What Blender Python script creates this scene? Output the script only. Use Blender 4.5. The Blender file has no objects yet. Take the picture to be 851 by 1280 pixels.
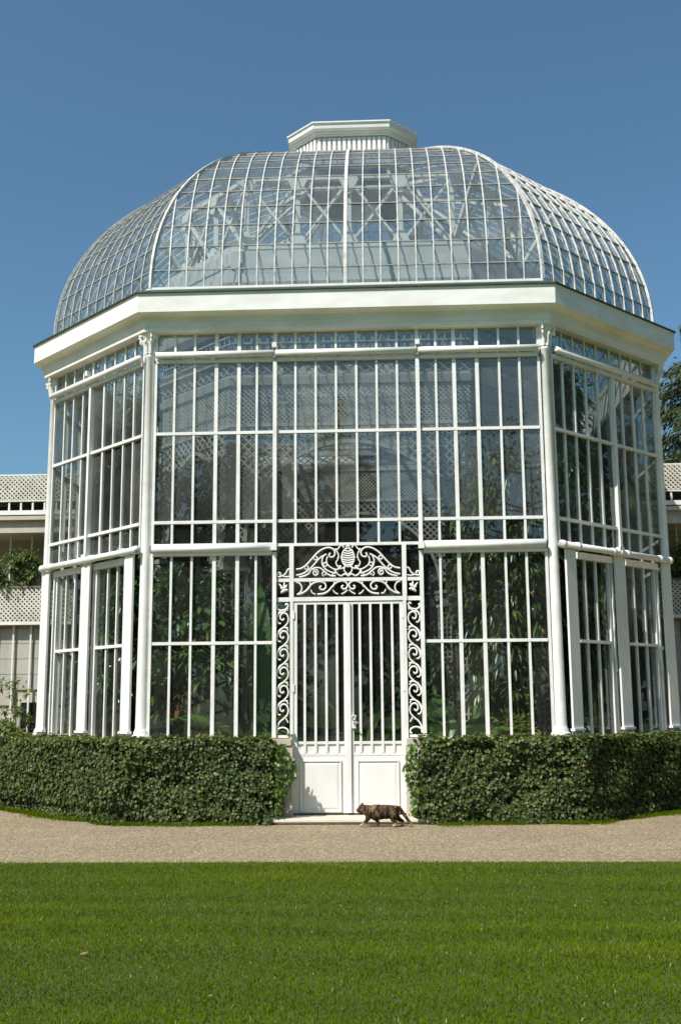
import bpy, bmesh, math, random
import numpy as np
from mathutils import Vector, Matrix
R = math.radians
rng = np.random.default_rng(7)
random.seed(7)
scene = bpy.context.scene
C = scene.collection

# ------------------------------------------------------------------ camera
PITCH, YAW, ROLL = 0.17725, 0.043525, 0.0076984
cam_d = bpy.data.cameras.new('camera')
cam = bpy.data.objects.new('camera', cam_d); C.objects.link(cam)
cam_d.sensor_fit = 'VERTICAL'; cam_d.sensor_height = 24.0
cam_d.lens = 24.0 * 1364.45 / 1280.0
cam_d.clip_start = 0.1; cam_d.clip_end = 3000
fwd = Vector((-math.sin(YAW)*math.cos(PITCH), math.cos(YAW)*math.cos(PITCH), math.sin(PITCH)))
rgt = Vector((math.cos(YAW), math.sin(YAW), 0))
upv = rgt.cross(fwd)
r2 = rgt*math.cos(ROLL) - upv*math.sin(ROLL)      # image rolled by ROLL
u2 = upv*math.cos(ROLL) + rgt*math.sin(ROLL)
M = Matrix((r2, u2, -fwd)).transposed().to_4x4()
M.translation = Vector((0.47946, -17.07586, 1.27142))
cam.matrix_world = M
scene.camera = cam

# ------------------------------------------------------------------ light
SUN_AZ, SUN_EL = R(42), R(51)          # azimuth measured from the front normal (-Y) towards -X
S = Vector((-math.sin(SUN_AZ)*math.cos(SUN_EL), -math.cos(SUN_AZ)*math.cos(SUN_EL), math.sin(SUN_EL)))
world = bpy.data.worlds.new('World'); scene.world = world; world.use_nodes = True
wn = world.node_tree.nodes; wl = world.node_tree.links
bg = wn['Background']
sky = wn.new('ShaderNodeTexSky'); sky.sky_type = 'NISHITA'; sky.sun_disc = False
sky.sun_elevation = SUN_EL; sky.sun_rotation = math.atan2(S.x, S.y)
sky.altitude = 300; sky.air_density = 1.0; sky.dust_density = 2.4; sky.ozone_density = 3.5
tint = wn.new('ShaderNodeMix'); tint.data_type = 'RGBA'; tint.blend_type = 'MULTIPLY'; tint.inputs[0].default_value = 1
tint.inputs[7].default_value = (0.78, 1.03, 1.0, 1)          # the camera's cool rendering of a clear sky
wl.new(sky.outputs[0], tint.inputs[6]); wl.new(tint.outputs[2], bg.inputs[0]); bg.inputs[1].default_value = 0.094
sun_d = bpy.data.lights.new('sun', 'SUN'); sun_d.energy = 4.45; sun_d.angle = R(0.53); sun_d.color = (1, 0.955, 0.90)
sun = bpy.data.objects.new('sun', sun_d); C.objects.link(sun)
sun.rotation_euler = S.to_track_quat('Z', 'Y').to_euler(); sun.location = (-20, -20, 30)
scene.view_settings.view_transform = 'Standard'; scene.view_settings.look = 'None'
scene.view_settings.gamma = 1; scene.view_settings.use_curve_mapping = False
scene.view_settings.exposure = 0.45
scene.render.engine = 'CYCLES'
cy = scene.cycles
cy.max_bounces = 8; cy.transparent_max_bounces = 40; cy.transmission_bounces = 6
cy.diffuse_bounces = 3; cy.glossy_bounces = 3; cy.use_denoising = True
cy.caustics_reflective = False; cy.caustics_refractive = False
cy.sample_clamp_indirect = 4.0

# ------------------------------------------------------------------ materials
def newmat(name):
    m = bpy.data.materials.new(name); m.use_nodes = True
    nt = m.node_tree; nt.nodes.clear()
    out = nt.nodes.new('ShaderNodeOutputMaterial')
    return m, nt, out
def N(nt, t, **kw):
    n = nt.nodes.new(t)
    for k, v in kw.items(): setattr(n, k, v)
    return n
def ramp(nt, fac, stops):
    r = N(nt, 'ShaderNodeValToRGB'); el = r.color_ramp.elements
    while len(el) < len(stops): el.new(0.5)
    for e, (p, c) in zip(el, stops):
        e.position = p; e.color = (*c, 1) if len(c) == 3 else c
    if fac is not None: nt.links.new(fac, r.inputs[0])
    return r
def noise(nt, scale, detail=4, coord='Object', rough=0.55, vscale=None):
    tc = N(nt, 'ShaderNodeTexCoord') if coord != 'World' else N(nt, 'ShaderNodeNewGeometry')
    o = tc.outputs[coord if coord != 'World' else 'Position']
    if vscale:
        mp = N(nt, 'ShaderNodeMapping'); mp.inputs['Scale'].default_value = vscale
        nt.links.new(o, mp.inputs[0]); o = mp.outputs[0]
    n = N(nt, 'ShaderNodeTexNoise'); n.inputs['Scale'].default_value = scale
    n.inputs['Detail'].default_value = detail; n.inputs['Roughness'].default_value = rough
    nt.links.new(o, n.inputs['Vector'])
    return n.outputs['Fac']
def paint(name, ca, cb, rough=0.5, scale=3.0, vscale=None, lo=0.35, hi=0.7, bump=0.0, bscale=60, spots=None, coord='World'):
    m, nt, out = newmat(name)
    b = N(nt, 'ShaderNodeBsdfPrincipled'); b.inputs['Roughness'].default_value = rough
    f = noise(nt, scale, 6, coord, 0.65, vscale)
    rp = ramp(nt, f, [(lo, ca), (hi, cb)])
    col = rp.outputs[0]
    if spots:
        c2, sc, thr = spots
        f2 = noise(nt, sc, 8, coord, 0.7)
        r2_ = ramp(nt, f2, [(thr, (0, 0, 0)), (thr+0.08, (1, 1, 1))])
        mx = N(nt, 'ShaderNodeMix', data_type='RGBA'); nt.links.new(r2_.outputs[0], mx.inputs[0])
        nt.links.new(col, mx.inputs[6]); mx.inputs[7].default_value = (*c2, 1); col = mx.outputs[2]
    nt.links.new(col, b.inputs['Base Color'])
    if bump:
        bp = N(nt, 'ShaderNodeBump'); bp.inputs['Strength'].default_value = bump; bp.inputs['Distance'].default_value = 0.01
        nt.links.new(noise(nt, bscale, 5, coord), bp.inputs['Height']); nt.links.new(bp.outputs[0], b.inputs['Normal'])
    nt.links.new(b.outputs[0], out.inputs[0])
    return m
def leafmat(name, stops, rough=0.4, trans=0.3, spec=0.5):
    m, nt, out = newmat(name)
    at = N(nt, 'ShaderNodeAttribute', attribute_name='var')
    rp = ramp(nt, at.outputs['Fac'], stops)
    b = N(nt, 'ShaderNodeBsdfPrincipled'); b.inputs['Roughness'].default_value = rough
    b.inputs['Specular IOR Level'].default_value = spec
    nt.links.new(rp.outputs[0], b.inputs['Base Color'])
    t = N(nt, 'ShaderNodeBsdfTranslucent')
    hs = N(nt, 'ShaderNodeHueSaturation'); hs.inputs['Hue'].default_value = 0.485; hs.inputs['Value'].default_value = 1.5
    nt.links.new(rp.outputs[0], hs.inputs['Color']); nt.links.new(hs.outputs[0], t.inputs[0])
    mx = N(nt, 'ShaderNodeMixShader'); mx.inputs[0].default_value = trans
    nt.links.new(b.outputs[0], mx.inputs[1]); nt.links.new(t.outputs[0], mx.inputs[2])
    nt.links.new(mx.outputs[0], out.inputs[0])
    return m
def glassmat(name, tint, f0, dust, dustcol):
    """thin pane: clear, Fresnel sky reflection, a film of dust"""
    m, nt, out = newmat(name)
    tr = N(nt, 'ShaderNodeBsdfTransparent'); tr.inputs[0].default_value = (*tint, 1)
    gl = N(nt, 'ShaderNodeBsdfGlossy'); gl.inputs['Roughness'].default_value = 0.004
    gl.inputs[0].default_value = (0.95, 0.98, 1, 1)
    geo = N(nt, 'ShaderNodeNewGeometry')
    dot = N(nt, 'ShaderNodeVectorMath', operation='DOT_PRODUCT')
    nt.links.new(geo.outputs['Normal'], dot.inputs[0]); nt.links.new(geo.outputs['Incoming'], dot.inputs[1])
    ab = N(nt, 'ShaderNodeMath', operation='ABSOLUTE'); nt.links.new(dot.outputs['Value'], ab.inputs[0])
    om = N(nt, 'ShaderNodeMath', operation='SUBTRACT'); om.inputs[0].default_value = 1; nt.links.new(ab.outputs[0], om.inputs[1])
    pw = N(nt, 'ShaderNodeMath', operation='POWER'); nt.links.new(om.outputs[0], pw.inputs[0]); pw.inputs[1].default_value = 5
    ma = N(nt, 'ShaderNodeMath', operation='MULTIPLY_ADD'); nt.links.new(pw.outputs[0], ma.inputs[0])
    ma.inputs[1].default_value = 1-f0; ma.inputs[2].default_value = f0
    m1 = N(nt, 'ShaderNodeMixShader'); nt.links.new(ma.outputs[0], m1.inputs[0])
    nt.links.new(tr.outputs[0], m1.inputs[1]); nt.links.new(gl.outputs[0], m1.inputs[2])
    df = N(nt, 'ShaderNodeBsdfDiffuse'); df.inputs[0].default_value = (*dustcol, 1)
    nz = noise(nt, 1.6, 7, 'World', 0.65)
    rp = ramp(nt, nz, [(0.3, (dust*0.45,)*3), (0.75, (dust*1.6,)*3)])
    oi = N(nt, 'ShaderNodeObjectInfo')
    mr = N(nt, 'ShaderNodeMath', operation='MULTIPLY_ADD'); nt.links.new(oi.outputs['Random'], mr.inputs[0]); mr.inputs[1].default_value = 1.1; mr.inputs[2].default_value = 0.45
    dm = N(nt, 'ShaderNodeMath', operation='MULTIPLY'); nt.links.new(rp.outputs[0], dm.inputs[0]); nt.links.new(mr.outputs[0], dm.inputs[1])
    m2 = N(nt, 'ShaderNodeMixShader'); nt.links.new(dm.outputs[0], m2.inputs[0])
    nt.links.new(m1.outputs[0], m2.inputs[1]); nt.links.new(df.outputs[0], m2.inputs[2])
    nt.links.new(m2.outputs[0], out.inputs[0])
    return m

WHITE = paint('white_painted_iron', (0.68, 0.665, 0.62), (0.82, 0.805, 0.77), 0.42, 4, lo=0.3, hi=0.6, bump=0.10, bscale=40, spots=((0.38, 0.29, 0.19), 11, 0.68))
WHITE2 = paint('white_painted_wood', (0.69, 0.67, 0.62), (0.81, 0.795, 0.755), 0.5, 2.2, (1, 1, 0.5), 0.3, 0.62, 0.1, 30, spots=((0.45, 0.36, 0.24), 5, 0.69))
CORNICE = paint('cornice_paint', (0.69, 0.67, 0.61), (0.83, 0.815, 0.77), 0.5, 1.6, (1, 1, 2.5), 0.32, 0.6, 0.12, 18, spots=((0.42, 0.35, 0.22), 7, 0.635))
DOMEBAR = paint('dome_bar_paint', (0.42, 0.405, 0.36), (0.70, 0.685, 0.64), 0.5, 14, None, 0.35, 0.62, 0.1, 40, spots=((0.25, 0.17, 0.10), 22, 0.62))
JOINT = paint('pane_joint_putty', (0.22, 0.21, 0.19), (0.42, 0.41, 0.38), 0.6, 20)
GUTTER = paint('dark_green_gutter', (0.025, 0.045, 0.03), (0.05, 0.07, 0.05), 0.5, 6)
STONE = paint('pale_limestone', (0.44, 0.38, 0.29), (0.62, 0.56, 0.46), 0.8, 3, None, 0.3, 0.65, 0.35, 40, spots=((0.30, 0.24, 0.16), 6, 0.62))
WALLSTONE = paint('wing_stone', (0.33, 0.31, 0.27), (0.47, 0.45, 0.395), 0.85, 2.5, (1, 1, .4), 0.3, 0.65, 0.4, 40)
PLASTER = paint('wing_plaster', (0.40, 0.36, 0.29), (0.54, 0.50, 0.42), 0.8, 1.5, (1, 1, .5), 0.3, 0.65, 0.2, 30)
TRELLIS = paint('trellis_paint', (0.25, 0.24, 0.205), (0.38, 0.37, 0.33), 0.6, 6, None, 0.3, 0.65)
CREAM = paint('weathered_cream_lattice', (0.48, 0.45, 0.36), (0.70, 0.67, 0.58), 0.6, 3, None, 0.3, 0.65, spots=((0.25, 0.22, 0.14), 12, 0.62))
COVE = paint('cove_paint', (0.46, 0.46, 0.44), (0.60, 0.60, 0.575), 0.6, 2)
LEAD = paint('grey_lead', (0.09, 0.09, 0.09), (0.16, 0.16, 0.15), 0.6, 5)
DARKGLASS = paint('dark_window', (0.012, 0.013, 0.015), (0.02, 0.022, 0.025), 0.12, 2)
METAL = paint('dull_metal', (0.25, 0.24, 0.22), (0.4, 0.39, 0.36), 0.35, 20)
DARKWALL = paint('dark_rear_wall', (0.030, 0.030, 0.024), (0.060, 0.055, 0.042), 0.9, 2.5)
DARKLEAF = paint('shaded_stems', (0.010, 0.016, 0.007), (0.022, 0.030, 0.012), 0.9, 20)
SOIL = paint('greenhouse_floor', (0.05, 0.042, 0.033), (0.10, 0.085, 0.07), 0.9, 3)
BARK = paint('bark', (0.06, 0.045, 0.03), (0.13, 0.10, 0.075), 0.9, 8, (1, 1, .3), 0.3, 0.7, 0.6, 20)
GLASS = glassmat('clear_pane', (0.93, 0.95, 0.94), 0.055, 0.012, (0.55, 0.55, 0.50))
GLASSUP = glassmat('dusty_pane', (0.84, 0.865, 0.85), 0.064, 0.062, (0.46, 0.46, 0.43))
GLASSDOME = glassmat('dome_pane', (0.87, 0.90, 0.90), 0.06, 0.065, (0.50, 0.51, 0.51))
FROST = glassmat('obscured_glass', (0.8, 0.83, 0.82), 0.05, 0.38, (0.42, 0.45, 0.46))
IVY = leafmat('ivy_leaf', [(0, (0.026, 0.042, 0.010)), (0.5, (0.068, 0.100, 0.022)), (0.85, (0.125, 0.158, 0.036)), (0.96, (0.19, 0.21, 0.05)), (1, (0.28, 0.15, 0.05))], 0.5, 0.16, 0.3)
IVYNEW = leafmat('young_ivy_leaf', [(0, (0.05, 0.10, 0.018)), (1, (0.14, 0.22, 0.035))], 0.4, 0.35)
GRASS = leafmat('grass_blade', [(0, (0.050, 0.092, 0.002)), (0.5, (0.104, 0.158, 0.003)), (0.9, (0.172, 0.215, 0.007)), (1, (0.46, 0.43, 0.24))], 0.8, 0.35, 0.0)
DEEP = leafmat('glossy_deep_leaf', [(0, (0.022, 0.06, 0.014)), (0.6, (0.065, 0.14, 0.028)), (1, (0.17, 0.26, 0.055))], 0.3, 0.3)
BANANA = leafmat('banana_leaf', [(0, (0.04, 0.12, 0.022)), (1, (0.13, 0.27, 0.045))], 0.3, 0.4)
DROOP = leafmat('drooping_leaf', [(0, (0.022, 0.055, 0.014)), (0.5, (0.07, 0.13, 0.026)), (0.85, (0.19, 0.23, 0.05)), (1, (0.34, 0.18, 0.06))], 0.3, 0.25)
CROTON = leafmat('yellow_green_leaf', [(0, (0.10, 0.16, 0.03)), (0.6, (0.28, 0.32, 0.06)), (1, (0.45, 0.42, 0.09))], 0.4, 0.3)
BROM = leafmat('bronze_leaf', [(0, (0.05, 0.08, 0.02)), (0.5, (0.16, 0.12, 0.04)), (1, (0.26, 0.10, 0.04))], 0.4, 0.3)
CLIMB = leafmat('climber_leaf', [(0, (0.05, 0.09, 0.018)), (0.6, (0.13, 0.19, 0.035)), (1, (0.26, 0.29, 0.06))], 0.45, 0.4)
CONIF = leafmat('conifer_needle', [(0, (0.02, 0.035, 0.012)), (0.6, (0.07, 0.09, 0.03)), (1, (0.16, 0.16, 0.055))], 0.6, 0.2)
DECID = leafmat('tree_leaf', [(0, (0.03, 0.06, 0.015)), (1, (0.08, 0.12, 0.03))], 0.5, 0.3)

def lawn_soil():
    m, nt, out = newmat('lawn_turf')
    b = N(nt, 'ShaderNodeBsdfPrincipled'); b.inputs['Roughness'].default_value = 0.9
    f = noise(nt, 90, 8, 'World', 0.75)
    rp = ramp(nt, f, [(0.25, (0.036, 0.070, 0.005)), (0.55, (0.076, 0.122, 0.008)), (0.8, (0.115, 0.16, 0.018))])
    nt.links.new(rp.outputs[0], b.inputs['Base Color'])
    bp = N(nt, 'ShaderNodeBump'); bp.inputs['Strength'].default_value = 0.8; bp.inputs['Distance'].default_value = 0.02
    nt.links.new(noise(nt, 160, 6, 'World', 0.8), bp.inputs['Height']); nt.links.new(bp.outputs[0], b.inputs['Normal'])
    nt.links.new(b.outputs[0], out.inputs[0]); return m
LAWN = lawn_soil()
def gravelmat():
    m, nt, out = newmat('fine_gravel')
    b = N(nt, 'ShaderNodeBsdfPrincipled'); b.inputs['Roughness'].default_value = 0.9
    geo = N(nt, 'ShaderNodeNewGeometry')
    v = N(nt, 'ShaderNodeTexVoronoi'); v.inputs['Scale'].default_value = 70; nt.links.new(geo.outputs['Position'], v.inputs['Vector'])
    sep = N(nt, 'ShaderNodeSeparateColor'); nt.links.new(v.outputs['Color'], sep.inputs[0])
    rp = ramp(nt, sep.outputs[0], [(0.0, (0.12, 0.088, 0.048)), (0.5, (0.26, 0.20, 0.115)), (0.85, (0.36, 0.285, 0.175)), (1, (0.56, 0.47, 0.33))])
    big = ramp(nt, noise(nt, 1.3, 5, 'World', 0.6), [(0.3, (0.82, 0.80, 0.77)), (0.7, (1, 1, 1))])
    mx = N(nt, 'ShaderNodeMix', data_type='RGBA', blend_type='MULTIPLY'); mx.inputs[0].default_value = 1
    nt.links.new(rp.outputs[0], mx.inputs[6]); nt.links.new(big.outputs[0], mx.inputs[7])
    nt.links.new(mx.outputs[2], b.inputs['Base Color'])
    bp = N(nt, 'ShaderNodeBump'); bp.inputs['Strength'].default_value = 0.7; bp.inputs['Distance'].default_value = 0.006; bp.invert = True
    nt.links.new(v.outputs['Distance'], bp.inputs['Height']); nt.links.new(bp.outputs[0], b.inputs['Normal'])
    nt.links.new(b.outputs[0], out.inputs[0]); return m
GRAVEL = gravelmat()
PEBBLE = paint('pebble', (0.18, 0.14, 0.09), (0.46, 0.39, 0.29), 0.8, 45, None, 0.35, 0.65)

# ------------------------------------------------------------------ mesh helpers
def link(name, me, mat=None, parent=None):
    o = bpy.data.objects.new(name, me); C.objects.link(o)
    if mat is not None and len(me.materials) == 0: me.materials.append(mat)
    if parent is not None: o.parent = parent
    return o
def tag(o, label=None, cat=None, group=None, kind=None):
    if label: o['label'] = label
    if cat: o['category'] = cat
    if group: o['group'] = group
    if kind: o['kind'] = kind
    return o
def empty(name, loc=(0, 0, 0), rz=0):
    o = bpy.data.objects.new(name, None); C.objects.link(o); o.location = loc; o.rotation_euler = (0, 0, rz)
    o.empty_display_size = 0.2
    return o
def copy_tree(o, parent=None):
    c = o.copy(); C.objects.link(c); c.parent = parent
    for ch in list(o.children): copy_tree(ch, c)
    return c
class MB:
    def __init__(s): s.v = []; s.f = []
    def add(s, vs, fs):
        n = len(s.v); s.v += [tuple(q) for q in vs]; s.f += [tuple(i+n for i in f) for f in fs]; return s
    def box(s, c, size, rz=0):
        hx, hy, hz = size[0]/2, size[1]/2, size[2]/2; cr, sr = math.cos(rz), math.sin(rz)
        vs = [(c[0]+cr*x-sr*y, c[1]+sr*x+cr*y, c[2]+z) for z in (-hz, hz) for x, y in ((-hx, -hy), (hx, -hy), (hx, hy), (-hx, hy))]
        return s.add(vs, [(3, 2, 1, 0), (4, 5, 6, 7), (0, 1, 5, 4), (1, 2, 6, 5), (2, 3, 7, 6), (3, 0, 4, 7)])
    def bar(s, p, q, w, h, side=None):
        p, q = Vector(p), Vector(q); d = (q-p).normalized()
        sd = Vector(side) if side is not None else (Vector((0, 0, 1)).cross(d) if abs(d.z) < 0.95 else Vector((1, 0, 0)))
        sd = (sd - d*sd.dot(d)).normalized(); up = d.cross(sd)
        vs = [e + sd*a*w/2 + up*b*h/2 for e in (p, q) for a, b in ((-1, -1), (1, -1), (1, 1), (-1, 1))]
        return s.add(vs, [(3, 2, 1, 0), (4, 5, 6, 7), (0, 1, 5, 4), (1, 2, 6, 5), (2, 3, 7, 6), (3, 0, 4, 7)])
    def tube(s, path, r, n=8, cap=True, closed=False):
        path = [Vector(p) for p in path]; m = len(path)
        rs = r if isinstance(r, (list, tuple)) else [r]*m
        base = len(s.v); prev = None
        for i, p in enumerate(path):
            if closed: d = path[(i+1) % m] - path[i-1]
            else: d = path[min(i+1, m-1)] - path[max(i-1, 0)]
            d = d.normalized() if d.length > 1e-9 else Vector((0, 0, 1))
            if prev is None: a = d.orthogonal().normalized()
            else:
                a = prev - d*prev.dot(d); a = a.normalized() if a.length > 1e-6 else d.orthogonal().normalized()
            prev = a; b = d.cross(a)
            s.v += [tuple(p + (a*math.cos(2*math.pi*k/n)+b*math.sin(2*math.pi*k/n))*rs[i]) for k in range(n)]
        for i in range(m if closed else m-1):
            i2 = (i+1) % m
            for k in range(n):
                s.f.append((base+i*n+k, base+i*n+(k+1) % n, base+i2*n+(k+1) % n, base+i2*n+k))
        if cap and not closed:
            s.f.append(tuple(base+k for k in reversed(range(n)))); s.f.append(tuple(base+(m-1)*n+k for k in range(n)))
        return s
    def lathe(s, prof, c=(0, 0, 0), n=16):
        base = len(s.v); m = len(prof)
        for r, z in prof:
            s.v += [(c[0]+r*math.cos(2*math.pi*k/n), c[1]+r*math.sin(2*math.pi*k/n), c[2]+z) for k in range(n)]
        for i in range(m-1):
            for k in range(n):
                s.f.append((base+i*n+k, base+i*n+(k+1) % n, base+(i+1)*n+(k+1) % n, base+(i+1)*n+k))
        s.f.append(tuple(base+k for k in reversed(range(n)))); s.f.append(tuple(base+(m-1)*n+k for k in range(n)))
        return s
    def sweep_oct(s, prof, corners, faces=range(8)):
        """closed profile [(d,z)..] swept round an octagon; corners(d) gives its 8 corners"""
        m = len(prof)
        rings = [[(*corners(d)[i], z) for d, z in prof] for i in range(8)]
        for i in faces:
            a, b = rings[i], rings[(i+1) % 8]; base = len(s.v); s.v += a + b
            for k in range(m):
                k2 = (k+1) % m; s.f.append((base+k, base+m+k, base+m+k2, base+k2))
        return s
    def mesh(s, name, smooth=False):
        me = bpy.data.meshes.new(name); me.from_pydata(s.v, [], s.f)
        if smooth: me.polygons.foreach_set('use_smooth', [True]*len(me.polygons))
        me.update(); return me
    def build(s, name, mat, parent=None, smooth=False, kind=None):
        o = link(name, s.mesh(name, smooth), mat, parent)
        if kind: o['kind'] = kind
        return o
def smooth_path(pts, n=6, closed=False):
    pts = [Vector(p) for p in pts]; out = []; m = len(pts)
    for i in range(m if closed else m-1):
        g = (lambda j: pts[j % m]) if closed else (lambda j: pts[max(0, min(m-1, j))])
        p0, p1, p2, p3 = g(i-1), g(i), g(i+1), g(i+2)
        for k in range(n):
            t = k/n
            out.append(0.5*((2*p1)+(-p0+p2)*t+(2*p0-5*p1+4*p2-p3)*t*t+(-p0+3*p1-3*p2+p3)*t**3))
    if not closed: out.append(pts[-1])
    return out
_unit = {}
def unit_box(mat, bevel=0.0):
    if mat.name not in _unit:
        me = MB().box((0, 0, 0), (1, 1, 1)).mesh('unit_box_'+mat.name); me.materials.append(mat); _unit[mat.name] = me
    return _unit[mat.name]
def ubox(name, c, size, mat, parent, rz=0, rx=0):
    o = bpy.data.objects.new(name, unit_box(mat)); C.objects.link(o)
    o.location = c; o.scale = size; o.rotation_euler = (rx, 0, rz); o.parent = parent
    return o
def leaf_mesh(name, P, D, NRM, L, W, var, droop=0.0, fold=0.15, prof=(0.0, 1.0, 0.62), at=(0.38, 0.74)):
    """many small folded leaves: P base, D direction, NRM up side, L length, W width (arrays)"""
    n = len(P); P = np.asarray(P, float); D = np.asarray(D, float); NRM = np.asarray(NRM, float)
    D /= np.linalg.norm(D, axis=1, keepdims=True)+1e-9
    Sd = np.cross(D, NRM); Sd /= np.linalg.norm(Sd, axis=1, keepdims=True)+1e-9
    U = np.cross(Sd, D)
    L = np.broadcast_to(L, (n,))[:, None]; W = np.broadcast_to(W, (n,))[:, None]; droop = np.broadcast_to(droop, (n,))[:, None]
    dz = np.array([[0, 0, -1.0]])
    def pt(t, w, up): return P + D*L*t + Sd*W*0.5*w + U*W*up + dz*droop*L*t*t
    V = np.stack([pt(0, 0, 0), pt(at[0], 0, -fold), pt(at[1], 0, -fold*0.7), pt(1, 0, 0),
                  pt(at[0], -prof[1], 0), pt(at[0], prof[1], 0), pt(at[1], -prof[2], 0), pt(at[1], prof[2], 0)], 1)
    tri = np.array([[0, 1, 4], [0, 5, 1], [4, 1, 6], [1, 2, 6], [1, 5, 2], [5, 7, 2], [6, 2, 3], [2, 7, 3]])
    F = (tri[None]+np.arange(n)[:, None, None]*8).reshape(-1)
    me = bpy.data.meshes.new(name); me.vertices.add(n*8); me.vertices.foreach_set('co', V.reshape(-1))
    nt_ = n*8; me.loops.add(nt_*3); me.loops.foreach_set('vertex_index', F.astype(np.int32))
    me.polygons.add(nt_); me.polygons.foreach_set('loop_start', np.arange(0, nt_*3, 3, dtype=np.int32))
    a = me.attributes.new('var', 'FLOAT', 'POINT'); a.data.foreach_set('value', np.repeat(np.asarray(var, float), 8))
    me.update(calc_edges=True); return me
def rdir(n):
    v = rng.normal(size=(n, 3)); return v/np.linalg.norm(v, axis=1, keepdims=True)

# ------------------------------------------------------------------ plan of the pavilion
HW, A = 2.435, 4.18                  # half the wide side, apothem of the wide sides
T225 = math.tan(math.pi/8)
def octo(d=0.0, h=HW, a=A):
    h2, a2 = h+T225*d, a+d
    return [(-h2, -a2), (h2, -a2), (a2, -h2), (a2, h2), (h2, a2), (-h2, a2), (-a2, h2), (-a2, -h2)]
def octk(k): return lambda d: octo(d, HW*k, A*k)
# face i runs from corner i to i+1 ; 0 front, 1 right oblique, 7 left oblique
def face(i, d=0.0):
    c = octo(d); p, q = Vector((*c[i], 0)), Vector((*c[(i+1) % 8], 0))
    t = (q-p).normalized(); n = Vector((t.y, -t.x, 0))
    return p, t, n, (q-p).length, math.atan2(t.y, t.x)

# ------------------------------------------------------------------ ground
ext = 600
g = MB(); g.add([(-ext, -ext, -0.012), (ext, -ext, -0.012), (ext, ext, -0.012), (-ext, ext, -0.012)], [(0, 1, 2, 3)])
tag(g.build('ground', LAWN), kind='structure')
PATH_Y = -7.68
g = MB(); g.add([(-40, PATH_Y, 0), (40, PATH_Y, 0), (40, 1.9, 0), (-40, 1.9, 0)], [(0, 1, 2, 3)])
tag(g.build('gravel_path', GRAVEL), kind='structure')
nx = 160
g = MB(); xs = np.linspace(-40, 40, nx)
edge = [PATH_Y+0.0+0.012*math.sin(x*5.1)+0.01*math.sin(x*13.7) for x in xs]
g.v = [(x, e, 0.010) for x, e in zip(xs, edge)] + [(x, -70, 0.010) for x in xs] + [(x, e+0.006, -0.006) for x, e in zip(xs, edge)]
for i in range(nx-1):
    g.f.append((nx+i, nx+i+1, i+1, i)); g.f.append((i, i+1, 2*nx+i+1, 2*nx+i))
tag(g.build('lawn', LAWN), kind='structure')

def blades(name, X, Y, Z, Hh, Wd, lean_dir, lean, var):
    n = len(X); ang = rng.uniform(0, 2*np.pi, n)
    sx, sy = np.cos(ang)*Wd/2, np.sin(ang)*Wd/2
    lx, ly = np.cos(lean_dir)*lean*Hh, np.sin(lean_dir)*lean*Hh
    b = np.stack([X, Y, Z], 1)
    def off(x, y, z): return b + np.stack([x, y, z], 1)
    V = np.stack([off(-sx, -sy, 0*X), off(sx, sy, 0*X), off(-sx*.8+lx*.35, -sy*.8+ly*.35, Hh*.55), off(sx*.8+lx*.35, sy*.8+ly*.35, Hh*.55), off(lx, ly, Hh*(1-.25*lean))], 1)
    tri = np.array([[0, 1, 3], [0, 3, 2], [2, 3, 4]])
    F = (tri[None]+np.arange(n)[:, None, None]*5).reshape(-1).astype(np.int32)
    me = bpy.data.meshes.new(name); me.vertices.add(n*5); me.vertices.foreach_set('co', V.reshape(-1))
    me.loops.add(n*9); me.loops.foreach_set('vertex_index', F); me.polygons.add(n*3)
    me.polygons.foreach_set('loop_start', np.arange(0, n*9, 3, dtype=np.int32))
    a = me.attributes.new('var', 'FLOAT', 'POINT'); a.data.foreach_set('value', np.repeat(var, 5))
    me.update(calc_edges=True); return me
n = 330000
u = rng.random(n)
Yg = PATH_Y - 0.005 - 5.6*u**1.0
Xg = rng.uniform(-1, 1, n)*(4.3 - 0.33*(PATH_Y-Yg)) + 0.1
lowf = 1.3*np.sin(Xg*0.9+Yg*.6+.5)*np.sin(Yg*2.1-Xg*.4)+np.sin(Xg*1.7+2*np.sin(Yg*1.3))*0.5+np.sin(Xg*4.1-Yg*3.3+1)*0.3+np.sin(Xg*9+Yg*7)*.2
stripe = np.sin((Yg+0.09*np.sin(Xg*1.1)+.05*np.sin(Xg*3.3))*2*np.pi/0.62+1.2*np.sin(Yg*1.9))
Hh = rng.uniform(0.010, 0.026, n)*(1+0.14*lowf)*np.where(rng.random(n) < .03, 1.5, 1)
var = np.clip(rng.normal(0.45, 0.16, n)+0.10*lowf+0.10*stripe*(.6+.4*np.sin(Xg*.8+Yg*2.3))+0.05*np.sin(Xg*2.9+Yg*1.3)*np.sin(Yg*5.3-Xg*1.7), 0, 0.92)
var = np.where(rng.random(n) < 0.008, 1.0, var)
lean = np.clip(rng.normal(0.55, 0.25, n), 0.05, 1.3)
ld = rng.normal(0, 1.9, n) + np.where(stripe > 0.2*lowf, np.pi/2, -np.pi/2)
go = link('lawn_grass', blades('lawn_grass', Xg, Yg, np.full(n, 0.009), Hh, rng.uniform(0.0025, 0.0045, n), ld, lean, var), GRASS)
tag(go, 'short mown green grass covering the lawn', 'grass', kind='stuff')

# ------------------------------------------------------------------ greenhouse
GH = empty('greenhouse', (0, 0, 0))
tag(GH, 'white iron octagonal greenhouse with curved glass dome and scrolled entrance door', 'greenhouse')
Z_CAP, Z_SILL, Z_T, Z_R3, Z_R1, Z_TOP, Z_FR = 0.93, 3.14, 2.03, 3.48, 4.58, 5.48, 5.87

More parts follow.
